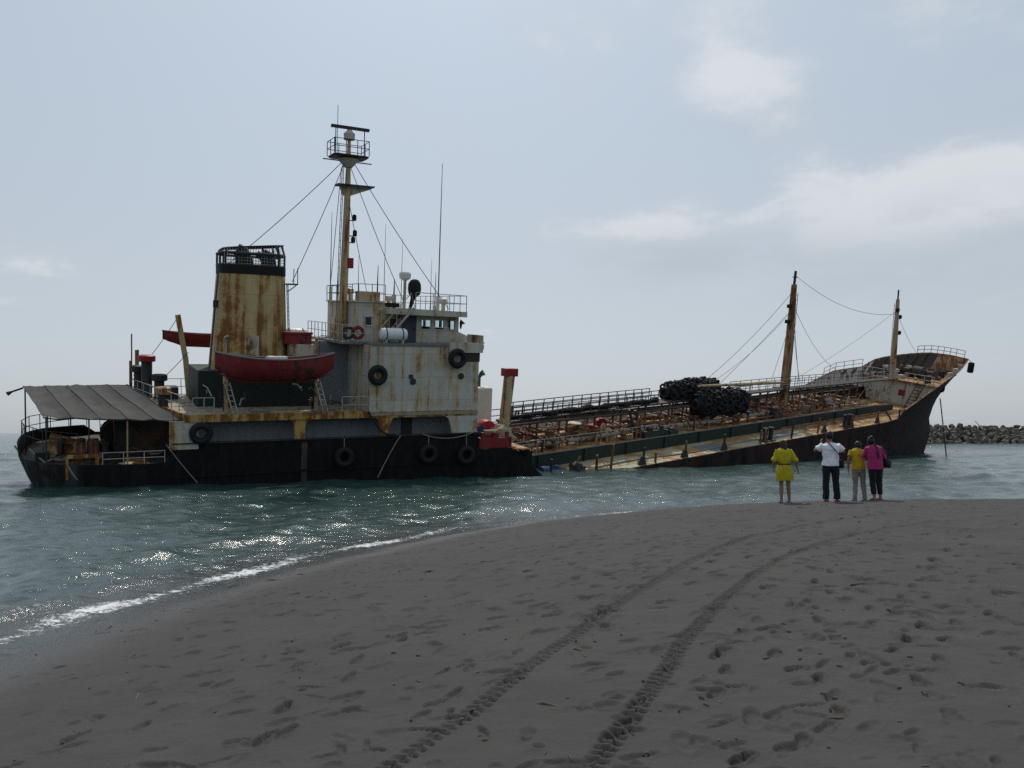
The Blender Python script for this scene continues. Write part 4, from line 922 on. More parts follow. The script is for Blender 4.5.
for side in (0, 1):
    rings = []
    for t_ in TS:
        wt = rimw(t_, side); ring = [bow_pt(t_, w, side) for w in WL]
        for q in (0, .33, .66, 1.0): ring.append(bow_pt(t_, -.2+(wt+.2)*q, side))
        for q in (1.0, .66, .33): ring.append(bow_pt(t_, -.2+(wt+.2)*q, side, .13))
        rings.append(ring)
    mb.loft(rings, False, False)
mb.extrude_poly([(.2, -9), (10.8, -9), (10.9, 0), (8, -.4), (5, .3), (2, -.3), (.1, -.1)], U0+.3, U0+.4, 'yz')
hb = Q_(mb, 'hull', ['hull_bow', 'bulwark_inside', 'burnt_and_shade', 'mast_rust'], True)
for p in hb.data.polygons:
    c = p.center; n_ = p.normal
    inner = (c.y > 5.5 and n_.y < -.2) or (c.y < 5.5 and n_.y > .2)
    if c.z > -.15 and inner: p.material_index = 2 if 55.5 < c.x < 69.5 else (3 if c.x >= 69.5 else 1)
# rim of the bulwark
for side in (0, 1):
    pts = [Vector(bow_pt(t_, rimw(t_, side), side, .06)) for t_ in TS if t_ > (.6 if side == 1 else .704)]
    Q_(MB().tube(pts, .09, 6), 'bulwark_rim', 'mast_rust', True)
for k in range(9):      # frames inside the port bulwark
    t_ = .735+.022*k; a = Vector(bow_pt(t_, 2.9, 1, .2)); b2 = Vector(bow_pt(t_, rimw(t_, 1), 1, .2)); Q_(MB().bar(a, b2, .10, .3), 'bulwark_frame', 'burnt_and_shade')
# side deck, trunk
def deck_outline(w, u_from, u_to, inset, n=24):
    ss = []; pp = []
    for i in range(n+1):
        u = u_from+(u_to-u_from)*i/n; t_ = (u-U0)/(lerp_tab(STEM, w)-U0); h = half(min(t_, 1), w)
        ss.append((u, 5.5*h+inset, w)); pp.append((u, 11-5.5*h-inset, w))
    return ss + pp[::-1]
mb = MB(); o_ = deck_outline(0, U0, 54.3, .08); mb.add(o_, [tuple(range(len(o_)))]); md = Q_(mb, 'main_deck', ['deck_pale', 'deck_rust'])
bm = bmesh.new(); bm.from_mesh(md.data); bmesh.ops.bisect_plane(bm, geom=bm.verts[:]+bm.edges[:]+bm.faces[:], plane_co=(27.5, 0, 0), plane_no=(1, .25, 0)); bm.to_mesh(md.data); bm.free()
for p in md.data.polygons: p.material_index = 1 if p.center.x > 28 else 0
Q_(MB().box(U0, 43.5, 3.0, 3.08, .0, 1.0), 'trunk_side', 'trunk_green'); Q_(MB().box(U0, 43.5, 7.92, 8.0, .0, 1.0), 'trunk_side', 'trunk_green')
Q_(MB().hexa([(43.5, 3.0, 0), (50, 3.6, 0), (50, 3.68, 0), (43.5, 3.08, 0)], [(43.5, 3.0, 1.0), (50, 3.6, .55), (50, 3.68, .55), (43.5, 3.08, 1.0)]), 'trunk_side', 'trunk_green')
Q_(MB().box(U0, 43.5, 3.081, 7.919, .9, 1.0), 'trunk_top', 'deck_rust'); Q_(MB().box(U0, 44, 2.94, 3.0, .97, 1.04), 'trunk_coaming', 'rope_grey')
for k in range(11): Q_(MB().box(-6+4.6*k, -5.9+4.6*k, 2.88, 2.999, .01, .96), 'trunk_stiffener', 'trunk_green')
for u in (10.5, 20.5): Q_(MB().box(u, u+random.uniform(2, 5), .5, 2.2, .004, .02), 'deck_patch', 'deck_grey')
Q_(MB().tube([(-2+2*k, 1.15+.25*math.sin(k*.8), .06) for k in range(13)], .05, 5), 'hose', 'rope_grey', True)
# stanchions along the starboard gunwale
for k, (u, h, foot) in enumerate(((-7.2, 1.5, 0), (-2.8, 1.3, 0), (-1.3, 1.9, 0), (2.1, 1.3, 1), (3.6, .8, 0), (7.1, 1.3, 1), (12.3, 1.35, 1), (17.6, 1.2, 0), (18.3, 1.2, 0), (22.6, 1.6, 0), (27.2, 1.5, 0), (28.4, 1.0, 1), (32.6, 1.5, 1), (33.7, 1.3, 1), (39.2, 1.25, 1), (44.2, 1.1, 0))):
    e = empty('stanchion', Matrix()); e.parent = bow
    MB().bar((u, .3, 0), (u+random.uniform(-.1, .1), .3, h), .13).build('post', 'pipe_rust' if k % 3 else 'steel_dark', e)
    if foot: MB().extrude_poly([(u-.38, .0), (u+.42, .0), (u+.1, .62), (u-.1, .62)], .22, .42).build('foot', 'steel_dark', e)
Q_(MB().bar((41.0, .4, 1.1), (42.8, .5, .05), .12), 'broken_stanchion', 'steel_dark')
for (u, v) in ((18.9, .7), (33.5, .9)):
    e = empty('bollard', Matrix()); e.parent = bow
    MB().box(u-.5, u+1.3, v-.35, v+.35, .0, .08).build('base', 'steel_dark', e)
    for du in (0, .85): MB().lathe((u+du, v, .08), [(.2, 0), (.2, .95), (.25, .97), (.25, 1.12), (.1, 1.15)], 10).build('bitt', 'steel_dark', e, smooth=True)
# catwalk on posts, with rails
CW = [(-7.5, 3.0), (2.5, 3.15), (15, 3.25), (28.0, 3.3), (44, 3.25), (53.8, 3.2)]
cwz = lambda u: lerp_tab(CW, u)
cw = empty('catwalk', Matrix()); cw.parent = bow
prev = None
seg = []
u = -7.5
while u < 53:
    u2 = min(u+3.0, 53.6)
    MB().hexa([(u, 5.0, cwz(u)-.12), (u2-.03, 5.0, cwz(u2)-.12), (u2-.03, 6.0, cwz(u2)-.12), (u, 6.0, cwz(u)-.12)], [(u, 5.0, cwz(u)), (u2-.03, 5.0, cwz(u2)), (u2-.03, 6.0, cwz(u2)), (u, 6.0, cwz(u))]).build('walkway', 'burnt_and_shade', cw)
    for v in ((5.1, 5.9) if u < 44 else ()):
        MB().bar((u+.2, v, 1.0 if u < 43 else .0), (u+.2, v, cwz(u)-.12), .12).build('leg', 'pipe_rust', cw)
    if (int((u+8)/3)) % 2: MB().bar((u+.2, 5.0, 1.05), (u+2.8, 5.0, cwz(u)-.2), .06).build('brace', 'pipe_rust', cw)
    u = u2
    if u >= 53.5: break
railing(bow, [(x, 5.0, cwz(x)) for x in range(-7, 10, 4)], 1.1, 1.1, 3, .036, 'rail_dark')
railing(bow, [(x, 6.0, cwz(x)) for x in range(-7, 10, 4)], 1.1, 1.1, 3, .036, 'rail_dark')
railing(bow, [(x, 5.0, cwz(x)) for x in (20.5, 24, 28, 32, 36, 40, 44, 48, 53)], 1.0, 1.6, 2, .032, 'rail_white')
railing(bow, [(x, 6.0, cwz(x)) for x in (20.5, 24, 28, 32, 36, 40, 44, 48, 53)], 1.0, 1.6, 2, .032, 'rail_dark')
railing(bow, [(x, 10.85, 0.9) for x in range(-8, 37, 5)], 1.5, 1.2, 3, .036, 'rail_dark')
railing(bow, [(x, 3.15, 1.0) for x in (-8, -4, 0, 4, 7)], 1.0, 2.0, 1, .03, 'rail_white')
Q_(MB().tube([(-7.4+.55*k, 5.5+.18*math.sin(k*1.3), cwz(-7.4+.55*k)+.16+.05*math.sin(k*2.1)) for k in range(32)], [.20+.06*math.sin(k*1.7) for k in range(32)], 7), 'hose', 'rubber', True)
# pipes along the catwalk and the trunk
rp = random.Random(5)
for (v, w, r_, mt, a, b2) in ((5.3, 2.72, .16, 'burnt_and_shade', -7, 44), (5.75, 2.7, .14, 'steel_dark', -7, 44), (4.75, 2.75, .1, 'burnt_and_shade', -7.4, 22), (3.7, 1.5, .17, 'pipe_grey', -8, 23), (4.3, 1.3, .12, 'pipe_rust', -8, 41), (4.6, 1.75, .14, 'pipe_rust', -6, 26), (6.6, 1.55, .17, 'pipe_rust', -8, 42), (7.2, 1.3, .13, 'pipe_rust', -7, 43), (3.4, 1.25, .08, 'pipe_rust', 20, 43), (2.3, .3, .1, 'pipe_rust', 24, 44)):
    n = 8; Q_(MB().tube([(a+(b2-a)*i/n, v+rp.uniform(-.05, .05), w+rp.uniform(-.05, .05)) for i in range(n+1)], r_, 8), 'pipe', mt, True)
for k in range(24):
    u = -7.5+2.15*k+rp.uniform(-.4, .4); w = rp.choice([1.35, 1.6, 1.9]); v0 = rp.uniform(3.2, 3.8); v1 = rp.uniform(6.6, 7.7)
    Q_(MB().tube([(u, v0, 1.0), (u, v0, w), (u, v1, w), (u, v1, 1.0)], rp.choice([.07, .09, .12]), 6), 'cross_pipe', rp.choice(['pipe_rust', 'pipe_rust', 'pipe_grey', 'steel_dark'] if u < 26 else ['cream_wall', 'pipe_grey', 'pipe_rust', 'mast_white']))
wheel_me = MB().torus((0, 0, 0), .24, .03, 'z', 14, 5).box(-.24, .24, -.02, .02, -.02, .02).box(-.02, .02, -.24, .24, -.02, .02).mesh('hand_wheel'); wheel_me.materials.append(MATS['wheel_rust'])
body_me = MB().lathe((0, 0, 0), [(.2, 0), (.2, .06), (.1, .08), (.14, .25), (.2, .3), (.12, .42), (.05, .46), (.04, .8)], 8).mesh('valve_body', smooth=True); body_me.materials.append(MATS['pipe_rust'])
for k in range(46):
    e = empty('valve', Matrix()); e.parent = bow; e.location = (rp.uniform(-7.5, 37), rp.choice([3.5, 3.9, 4.4, 6.6, 7.3])+rp.uniform(-.1, .1), rp.uniform(1.0, 1.5)); s_ = rp.uniform(.8, 1.35); e.scale = (s_, s_, s_); e.rotation_euler = (rp.uniform(-.2, .2), rp.uniform(-.1, .1), rp.random()*3)
    inst(body_me, 'body', e); inst(wheel_me, 'hand_wheel', e, (0, 0, .8), (rp.uniform(-.15, .15), 0, 0))
for k in range(26):     # short vent pipes with bent heads
    u = rp.uniform(-7, 45); v = rp.choice([3.3, 4.0, 6.4, 7.5, 9.5, 10.2]); w0 = 1.0 if 3 < v < 8 else 0.0; h = rp.uniform(.8, 1.9)
    if u > 43 and 3 < v < 8: w0 = 0
    Q_(MB().tube([(u, v, w0), (u, v, w0+h), (u+.12, v, w0+h+.16), (u+.28, v, w0+h+.1), (u+.3, v, w0+h-.12)], rp.choice([.06, .08, .1]), 6), 'vent_pipe', rp.choice(['pipe_rust', 'cream_wall', 'steel_dark', 'pipe_rust']), True)
for k, (u, v) in enumerate(((1.5, 7.1), (8.5, 6.9), (16.5, 7.0), (23.5, 4.0), (33.5, 4.4), (38.0, 6.8), (35.5, 7.0), (-3.5, 4.2))):
    e = empty('tank_hatch', Matrix()); e.parent = bow
    MB().lathe((u, v, 1.0), [(.55, 0), (.55, .55), (.62, .57), (.62, .65)], 14).build('coaming', 'pipe_rust', e, smooth=True); MB().lathe((u, v, 1.66), [(.6, 0), (.6, .07), (.2, .16)], 14).build('lid', rp.choice(['pipe_grey', 'pipe_rust', 'cream_wall']), e, smooth=True)
for k in range(80):
    u = rp.uniform(-7.5, 44); v = rp.uniform(3.3, 7.6); w0 = rp.uniform(1.05, 2.1); a = Vector((u, v, w0)); L_ = rp.uniform(.5, 2.4)
    b2 = a+Vector((L_*rp.choice([1, -1, .3]), rp.gauss(0, .35), rp.gauss(0, .3))); b2.z = max(1.03, b2.z)
    Q_(MB().tube([a, a.lerp(b2, .5)+Vector((0, 0, rp.uniform(-.05, .25))), b2], rp.choice([.03, .04, .06]), 5), 'loose_pipe', rp.choice(['pipe_rust', 'deck_rust', 'pipe_grey', 'cream_rust', 'mast_rust', 'steel_dark']))
for k in range(14):
    u = -6.5+3.4*k; railing(bow, [(u, 7.7, 1.0), (u+2.2, 7.7, 1.0)], rp.uniform(.8, 1.2), 1.1, 2, .03, rp.choice(['rail_white', 'rail_dark', 'pipe_rust']))
# tripod frame and deck machinery
for (u, hh) in ((4.3, 3.3), (5.0, 3.2)): Q_(MB().bar((u+.6, 3.5, 1.0), (u-.3, 3.7, hh), .16), 'frame_leg', 'steel_dark')
for (u, v, sx, sy, sz, mt) in ((6.3, 3.5, .9, .5, .9, 'steel_dark'), (7.8, 3.5, .6, .4, .8, 'trunk_green'), (9.1, 3.4, .5, .4, .55, 'steel_dark'), (25.0, 3.8, .7, .6, 1.1, 'burnt_and_shade'), (26.6, 6.9, .8, .6, 1.4, 'burnt_and_shade'), (31.0, 3.9, .5, .5, .8, 'pipe_grey'), (32.2, 4.3, .6, .5, 1.0, 'pipe_rust'), (-5.6, 6.6, .8, .7, 1.2, 'pipe_rust'), (0.2, 4.7, .7, .5, 1.1, 'pipe_rust'), (3.0, 5.6, .9, .6, 1.3, 'red_paint'), (2.2, 4.2, .5, .5, .9, 'cream_rust')):
    mb = MB().box(u-sx, u+sx, v-sy, v+sy, 1.0, 1.0+sz*.6); mb.lathe((u, v, 1.0+sz*.6), [(sy*.8, 0), (sy*.8, sz*.3), (sy*.4, sz*.4)], 10); Q_(mb, 'pump', mt)
for (u, v, L_) in ((31.0, 7.2, 1.5), (36.5, 4.6, 1.2)): Q_(MB().lathe((u, v, 1.6), [(.1, -L_), (.45, -L_*.95), (.5, -L_*.8), (.5, L_*.8), (.45, L_*.95), (.1, L_)], 14, 'x'), 'tank', 'pipe_grey', True)
# derrick mast amidships
dm = empty('derrick_mast', Matrix()); dm.parent = bow
MB().tube([(29.35, 5.5, 1.0), (29.1, 5.5, 6.0), (28.7, 5.5, 11.0), (28.45, 5.5, 13.6)], [.46, .42, .34, .26], 12).build('pole', 'mast_rust', dm, smooth=True)
MB().tube([(28.45, 5.5, 13.5), (28.4, 5.5, 14.9)], .14, 6).build('topmast', 'steel_dark', dm); MB().bar((28.0, 5.5, 14.3), (28.85, 5.5, 14.3), .08).build('lamp', 'steel_dark', dm)
MB().tube([(28.5, 5.2, 3.95), (21, 4.8, 4.25), (13.5, 4.4, 4.55)], [.13, .15, .11], 8).build('boom', 'mast_cream', dm, smooth=True)
MB().box(28.3, 29.9, 4.7, 6.3, 3.25, 3.33).build('platform', 'burnt_and_shade', dm)
for w in (9.8, 11.3): MB().box(27.9, 28.4, 5.35, 5.65, w, w+.35).build('block', 'soot', dm)
ladder(dm, (30.0, 5.5, 1.2), (29.0, 5.5, 12.8), .4, (0, 1, 0), 26, 'steel_dark', .03)
for (a, b2, sg, r_) in (((28.5, 5.5, 13.0), (13.6, 4.4, 4.6), .5, .025), ((28.6, 5.5, 11.0), (15.5, 4.6, 4.7), .6, .02), ((28.7, 5.5, 11.2), (22.5, 10.8, 1.0), .25, .02), ((28.7, 5.5, 12.0), (25.5, .6, .3), .8, .025), ((28.9, 5.5, 9.5), (26.5, 3.2, 1.1), .5, .02), ((28.6, 5.5, 11.6), (41.5, 10.7, 2.2), .6, .022), ((28.6, 5.5, 11.8), (49.3, 10.7, 3.5), .9, .022), ((28.4, 5.5, 14.5), (53.1, 6.2, 10.8), 1.3, .02), ((28.9, 5.5, 10.5), (30.8, 8.5, 1.1), .1, .02)):
    MB().tube(catenary(a, b2, sg), r_, 4).build('stay', 'cable', dm)
# foremast on the forecastle
fmm = empty('foremast', Matrix()); fmm.parent = bow
MB().tube([(54.6, 6.2, 2.7), (53.7, 6.2, 7.5), (52.75, 6.2, 12.5)], [.33, .31, .20], 12).build('pole', 'mast_cream', fmm, smooth=True)
MB().tube([(52.75, 6.2, 12.4), (52.55, 6.2, 13.6)], .10, 6).build('topmast', 'steel_dark', fmm)
for (w, du) in ((8.3, .45), (11.0, -.35), (10.2, .35)): MB().lathe((53.55-(w-8.3)*.19+du, 6.0, w), [(.12, 0), (.24, .1), (.24, .42), (.1, .5)], 8).build('lamp', 'soot', fmm, smooth=True)
ladder(fmm, (54.1, 6.2, 3.0), (52.4, 6.2, 12.0), .35, (0, 1, 0), 20, 'rail_white', .03)
MB().tube(catenary((53.0, 6.2, 11.0), (65.5, 8.5, 5.6), .3), .022, 4).build('stay', 'cable', fmm); MB().tube(catenary((53.0, 6.2, 11.2), (34.0, 10.7, 1.2), .6), .018, 4).build('stay', 'cable', fmm)
# forecastle
fc = empty('forecastle', Matrix()); fc.parent = bow
FW = 2.75
MB().add(*(lambda o: (o, [tuple(range(len(o)))]))(deck_outline(FW, 54.0, 72.0, .14))).build('deck', 'deck_rust', fc)
s_v = 5.5*half((54.3-U0)/(67-U0), 0)
MB().extrude_poly([(2.25, .01), (8.75, .01), (9.85, FW-.01), (1.15, FW-.01)], 54.3, 54.4, 'yz').build('bulkhead', 'cream_wall', fc)
MB().box(54.05, 54.5, 1.1, 9.9, FW, FW+.22).build('deck_edge', 'mast_rust', fc)
MB().box(54.24, 54.3, 4.3, 5.1, 1.15, 1.85).build('red_hatch', 'red_paint', fc)
for (v0, v1, w1) in ((6.1, 6.9, 2.0), (8.2, 9.0, 2.0)):
    d_ = MB().box(54.24, 54.3, v0, v1, .15, w1).build('door', 'bulwark_inside', fc); MB().box(54.2, 54.24, v0+.1, v0+.16, 1.0, 1.15).build('handle', 'steel_dark', d_)
ladder(fc, (53.0, 3.2, .02), (54.0, 2.5, 3.1), .85, (0, 1, 0), 8, 'steel_dark', .06)
railing(fc, [(54.15, 1.2, FW+.2), (54.15, 4.6, FW+.2)], 1.0, 1.2, 2, .035, 'rail_white'); railing(fc, [(54.15, 6.2, FW+.2), (54.15, 9.8, FW+.2)], 1.0, 1.2, 2, .035, 'rail_white')
railing(fc, [bow_pt(t_, rimw(t_, 1), 1, .1) for t_ in (.69, .71, .73, .75, .77)], 1.0, 1.5, 2, .035, 'rail_white')
railing(fc, [bow_pt(t_, rimw(t_, 1), 1, .1) for t_ in (.88, .91, .94, .97, .99)], 1.0, 1.5, 2, .04, 'rail_white')
wl = MB(); wl.lathe((60, 5.5, FW+.9), [(.2, -2.2), (.65, -2.15), (.65, -2.0), (.35, -1.98), (.35, -.6), (.7, -.58), (.7, .58), (.35, .6), (.35, 1.98), (.65, 2.0), (.65, 2.15), (.2, 2.2)], 16, 'y'); wl.box(59.3, 60.7, 4.6, 4.8, FW, FW+1.3); wl.box(59.3, 60.7, 6.2, 6.4, FW, FW+1.3); wl.build('windlass', 'burnt_and_shade', fc, smooth=True)
for (u, v) in ((57, 3.2), (57.5, 8.3), (64.5, 4.6), (64.5, 6.5)):
    for du in (0, .8): MB().lathe((u+du, v, FW), [(.2, 0), (.2, .8), (.26, .82), (.26, .95)], 10).build('bitt', 'steel_dark', fc, smooth=True)
for (u, v) in ((56, 6.5), (58.5, 9.0), (62.5, 7.8)): MB().lathe((u, v, FW), [(.22, 0), (.22, .9), (.4, .95), (.36, 1.25), (.1, 1.3)], 10).build('vent', 'bulwark_inside', fc, smooth=True)
for k in range(7):
    u = 56+rp.random()*10; v = 5.5+rp.uniform(-2.5, 2.5)*(1-(u-56)/16); MB().box(u-.4, u+.4, v-.3, v+.3, FW+.002, FW+rp.uniform(.3, .8)).build('fitting', rp.choice(['burnt_and_shade', 'pipe_rust', 'bulwark_inside']), fc)
for (t_, s_) in ((.93, 0), (.9, 0), (.87, 0)):
    p = Vector(bow_pt(t_, rimw(t_, 0)-.1, 0, .1)); MB().box(p.x-.35, p.x+.35, p.y+.05, p.y+.5, p.z-.1, p.z+.45).build('fairlead', 'cream_wall', fc)
# hawse pipe and anchor recess on the starboard bow
p = Vector(bow_pt(.93, 1.6, 0)); MB().torus(tuple(p), .42, .12, 'y', 16, 6).build('hawse_ring', 'hull_bow', fc, smooth=True)
# ---- things on the bow half
def net_fender(M, c, L, r_, yaw, label):
    e = on_ship(M, 'net_fender', c, label, 'fender', 'black net fenders on the catwalk')
    e.matrix_world = e.matrix_world @ Matrix.Rotation(yaw, 4, 'Z')
    MB().lathe((0, 0, r_*.9), [(.05, -L/2), (r_*.5, -L/2+.12), (r_*.85, -L/2+.5), (r_*.9, -L/2+1.0), (r_*.9, L/2-1.0), (r_*.85, L/2-.5), (r_*.5, L/2-.12), (.05, L/2)], 18, 'x').build('body', 'rubber', e, smooth=True)
    nr = int(L/.42); na = int(2*math.pi*r_/.5)
    for i in range(nr):
        x = -L/2+.45+(L-.9)*i/(nr-1); rr_ = r_*(.97 if abs(x) < L/2-.9 else .8)
        for j in range(na):
            a = 2*math.pi*(j+.5*(i % 2))/na
            if math.sin(a) < -.75: continue
            o = inst(tyre_me, 'tyre', e, (x+random.gauss(0, .07), rr_*math.cos(a)*random.uniform(.92, 1.1), r_*.9+rr_*math.sin(a)*random.uniform(.9, 1.12)), (0, 0, 0), (random.uniform(.42, .66),)*3)
            o.rotation_euler = (a+random.gauss(0, .45), random.gauss(0, .5), random.gauss(0, .5))
    for s in (-1, 1): inst(tyre_me, 'tyre', e, (s*L/2, 0, r_*.9), (0, 0, math.pi/2), (.9, .9, .9))
net_fender(MBW, (15.0, 6.2, 2.95), 7.6, .90, 0.03, 'lumpy black net fender lying along the catwalk, the left and higher of two')
net_fender(MBW, (16.7, 4.2, 1.85), 6.8, 1.15, -.03, 'big lumpy black net fender lying on the pipes, the right and nearer of two')
e = on_ship(MBW, 'cylinder_fender', (75.85, 5.2, 2.9), 'black rubber cylinder fender hanging at the very tip of the bow', 'fender')
MB().lathe((0, 0, 0), [(.2, 0), (.38, .06), (.4, .2), (.4, 1.25), (.38, 1.4), (.2, 1.46)], 14).build('body', 'rubber', e, smooth=True); MB().tube([(-.4, .2, 1.75), (-.1, .05, 1.55), (0, 0, 1.4)], .04, 4).build('rope', 'rope_grey', e)
# anchor chain into the water
A = MBW @ Vector((61.6, 3.05, .6)); Bp = Vector((45.3, 83.2, -1.0))
ch = empty('anchor_chain', Matrix.Translation(A)); tag(ch, 'dark anchor chain hanging from the bow down into the sea', 'chain')
nl = 30; dirv = (Bp-A); lk = MB(); lm = MB()
for i in range(16):
    pass
link_me = MB(); 
pts = [(.075*math.cos(a), 0, .15*math.sin(a)) for a in [2*math.pi*k/12 for k in range(12)]]; link_me.tube(pts+[pts[0]], .024, 6, False); link_me = link_me.mesh('link', smooth=True); link_me.materials.append(MATS['steel_dark'])
nl = int(dirv.length/.24); qd = Vector((0, 0, -1)).rotation_difference(dirv.normalized())
for i in range(nl+1):
    o = inst(link_me, 'link', ch, dirv*(i/nl)); o.rotation_mode = 'QUATERNION'; o.rotation_quaternion = qd @ (Matrix.Rotation(math.pi/2*(i % 2), 3, 'Z').to_quaternion())
# wreckage at the waterline
e = on_ship(MBW, 'wreckage', (-4.5, .6, .2), 'dark twisted wreckage lump at the waterline in front of the green trunk', 'wreckage')
lump(.75, .5, .55, 9, .8).build('lump', 'steel_dark', e); MB().bar((-.2, 0, .2), (.4, .1, 1.1), .12).build('bar', 'pipe_rust', e); MB().bar((-.7, -.2, -.1), (.7, -.2, .0), .14).build('plank', 'pipe_grey', e); MB().tube([(-.3, 0, .5), (-.1, 0, .75), (.15, 0, .55)], .06, 5).build('hose', 'pipe_grey', e)
for (x, y, lab) in ((2.2, 53.2, 'blue drum floating at the broken edge of the stern half'), (3.1, 55.3, 'blue drum floating further right beside the wreckage lump')):
    e = empty('floating_drum', Matrix.Translation((x, y, 0)) @ Matrix.Rotation(random.random()*2, 4, 'Z')); tag(e, lab, 'drum', 'blue drums in the water')
    MB().lathe((0, 0, .08), [(.1, -.45), (.3, -.43), (.32, -.2), (.3, -.18), (.3, .18), (.32, .2), (.3, .43), (.1, .45)], 14, 'x').build('barrel', 'blue_plastic', e, smooth=True); MB().torus((0, 0, .08), .31, .02, 'x', 14, 5).build('hoop', 'rope_grey', e)

# ------------------------------------------------------------------ rubble breakwater
bwk = empty('breakwater', Matrix.Translation((110, 200, 0))); tag(bwk, 'long low breakwater of grey boulders beyond the bow, at the right edge', 'breakwater')
m, t, b = newmat('boulder')
tcn = N(t, 'ShaderNodeTexCoord'); oi = N(t, 'ShaderNodeObjectInfo'); gi = N(t, 'ShaderNodeNewGeometry')
n = nz(t, objco(t), 1.5, 5, .6)
c = mixc(t, gi.outputs['Random Per Island'], (0.05, 0.043, 0.037), (0.13, 0.115, 0.095)); c = mixc(t, mth(t, 'MULTIPLY', ramp(t, n, .45, .7), .5), c, (0.05, 0.045, 0.04))
c = mixc(t, mth(t, 'MULTIPLY', oi.outputs['Random'], .4), c, (0.15, 0.13, 0.105)); t.links.new(c, b.inputs['Base Color']); b.inputs['Roughness'].default_value = .9
rk = random.Random(21)
def rockverts(sx, sy, sz, seed):
    bm = bmesh.new(); bmesh.ops.create_icosphere(bm, subdivisions=1, radius=1)
    for v in bm.verts:
        f = 1+.35*mnoise.noise(v.co*1.3+Vector((seed, seed*2, 0))); v.co = Vector((max(-.75, min(.75, v.co.x*f))*sx, max(-.75, min(.75, v.co.y*f))*sy, max(-.7, min(.7, v.co.z*f))*sz))
    vs_ = [v.co.copy() for v in bm.verts]; bm.verts.index_update(); fs_ = [tuple(v.index for v in f.verts) for f in bm.faces]; bm.free(); return vs_, fs_
rock_mes = []
for k in range(6):
    vs_, fs_ = rockverts(1.25, 1.0, .95, k*7.3); me = MB().add(vs_, fs_).mesh('boulder'); me.materials.append(m); rock_mes.append(me)
def bw_pos(a, s):       # a along the wall, s 0 water .. 1 crest .. 2 lee
    z = 4.35*(1-abs(1-s))-.3; return Vector((-60+a, -9+9*s+.06*a, z))
rocks_b = MB(); cnt = 0
for row in range(11):
    s = row/10*1.25
    for i in range(int(210/1.45)):
        a = i*1.45+rk.uniform(-.5, .5)+(row % 2)*.8; p = bw_pos(a, s)+Vector((rk.uniform(-.3, .3), rk.uniform(-.4, .4), rk.uniform(-.3, .35)))
        wx = 110+p.x
        if cnt < 300 and 97 < wx < 128 and row < 9 and rk.random() < .95:
            sc = rk.uniform(.55, 1.05); o = inst(rk.choice(rock_mes), 'boulder', bwk, p, (rk.random()*6, rk.random()*6, rk.random()*6), (sc, sc*rk.uniform(.8, 1.1), sc*rk.uniform(.7, 1.1))); cnt += 1
        else:
            vs_, fs_ = rockverts(rk.uniform(.7, 1.3), rk.uniform(.7, 1.1), rk.uniform(.6, 1.0), rk.random()*99); q = Matrix.Rotation(rk.random()*6, 3, 'Z'); rocks_b.add([q @ v+p for v in vs_], fs_)
rb = rocks_b.build('boulders_beyond', 'boulder', bwk); rb['kind'] = 'stuff'
core = MB(); core.loft([[(-61, -8, -2), (-61, -1.2, 3.6), (-61, 1.5, 3.6), (-61, 9, -2)], [(151, 4.6, -2), (151, 11.5, 3.6), (151, 14, 3.6), (151, 21, -2)]], True); core.build('core', 'steel_dark', bwk)
pole = MB().bar((6.5, -2.5, 3.6), (5.0, -2, 5.6), .18).build('driftwood', 'white_box', None, mw=Matrix.Translation((110, 200, 0))); tag(pole, 'pale driftwood pole leaning on the breakwater boulders', 'driftwood')

# ------------------------------------------------------------------ people at the water's edge
def remesh(mb, name, mat, parent, vox=.011, smooth=4):
    me = mb.mesh(name); o = bpy.data.objects.new(name, me); C.objects.link(o)
    m_ = o.modifiers.new('r', 'REMESH'); m_.mode = 'VOXEL'; m_.voxel_size = vox
    s_ = o.modifiers.new('s', 'SMOOTH'); s_.iterations = smooth; s_.factor = .5
    dg = bpy.context.evaluated_depsgraph_get(); me2 = bpy.data.meshes.new_from_object(o.evaluated_get(dg)); o.modifiers.clear(); o.data = me2
    me2.name = name; me2.shade_smooth(); me2.materials.clear(); me2.materials.append(MATS[mat]); o.parent = parent
    bpy.data.meshes.remove(me); return o
def ell(z, cx, cy, rx, ry, n=18): return [(cx+rx*math.cos(2*math.pi*k/n), cy+ry*math.sin(2*math.pi*k/n), z) for k in range(n)]
def ball(mb, c, rx, ry, rz, n=14, k=9):
    mb.loft([[(c[0]+rx*math.sin(th)*math.cos(2*math.pi*j/n), c[1]+ry*math.sin(th)*math.sin(2*math.pi*j/n), c[2]+rz*math.cos(th)) for j in range(n)] for th in [max(.05, min(math.pi-.05, math.pi*i/k)) for i in range(k+1)]], True)
def V3(p): return Vector(p)
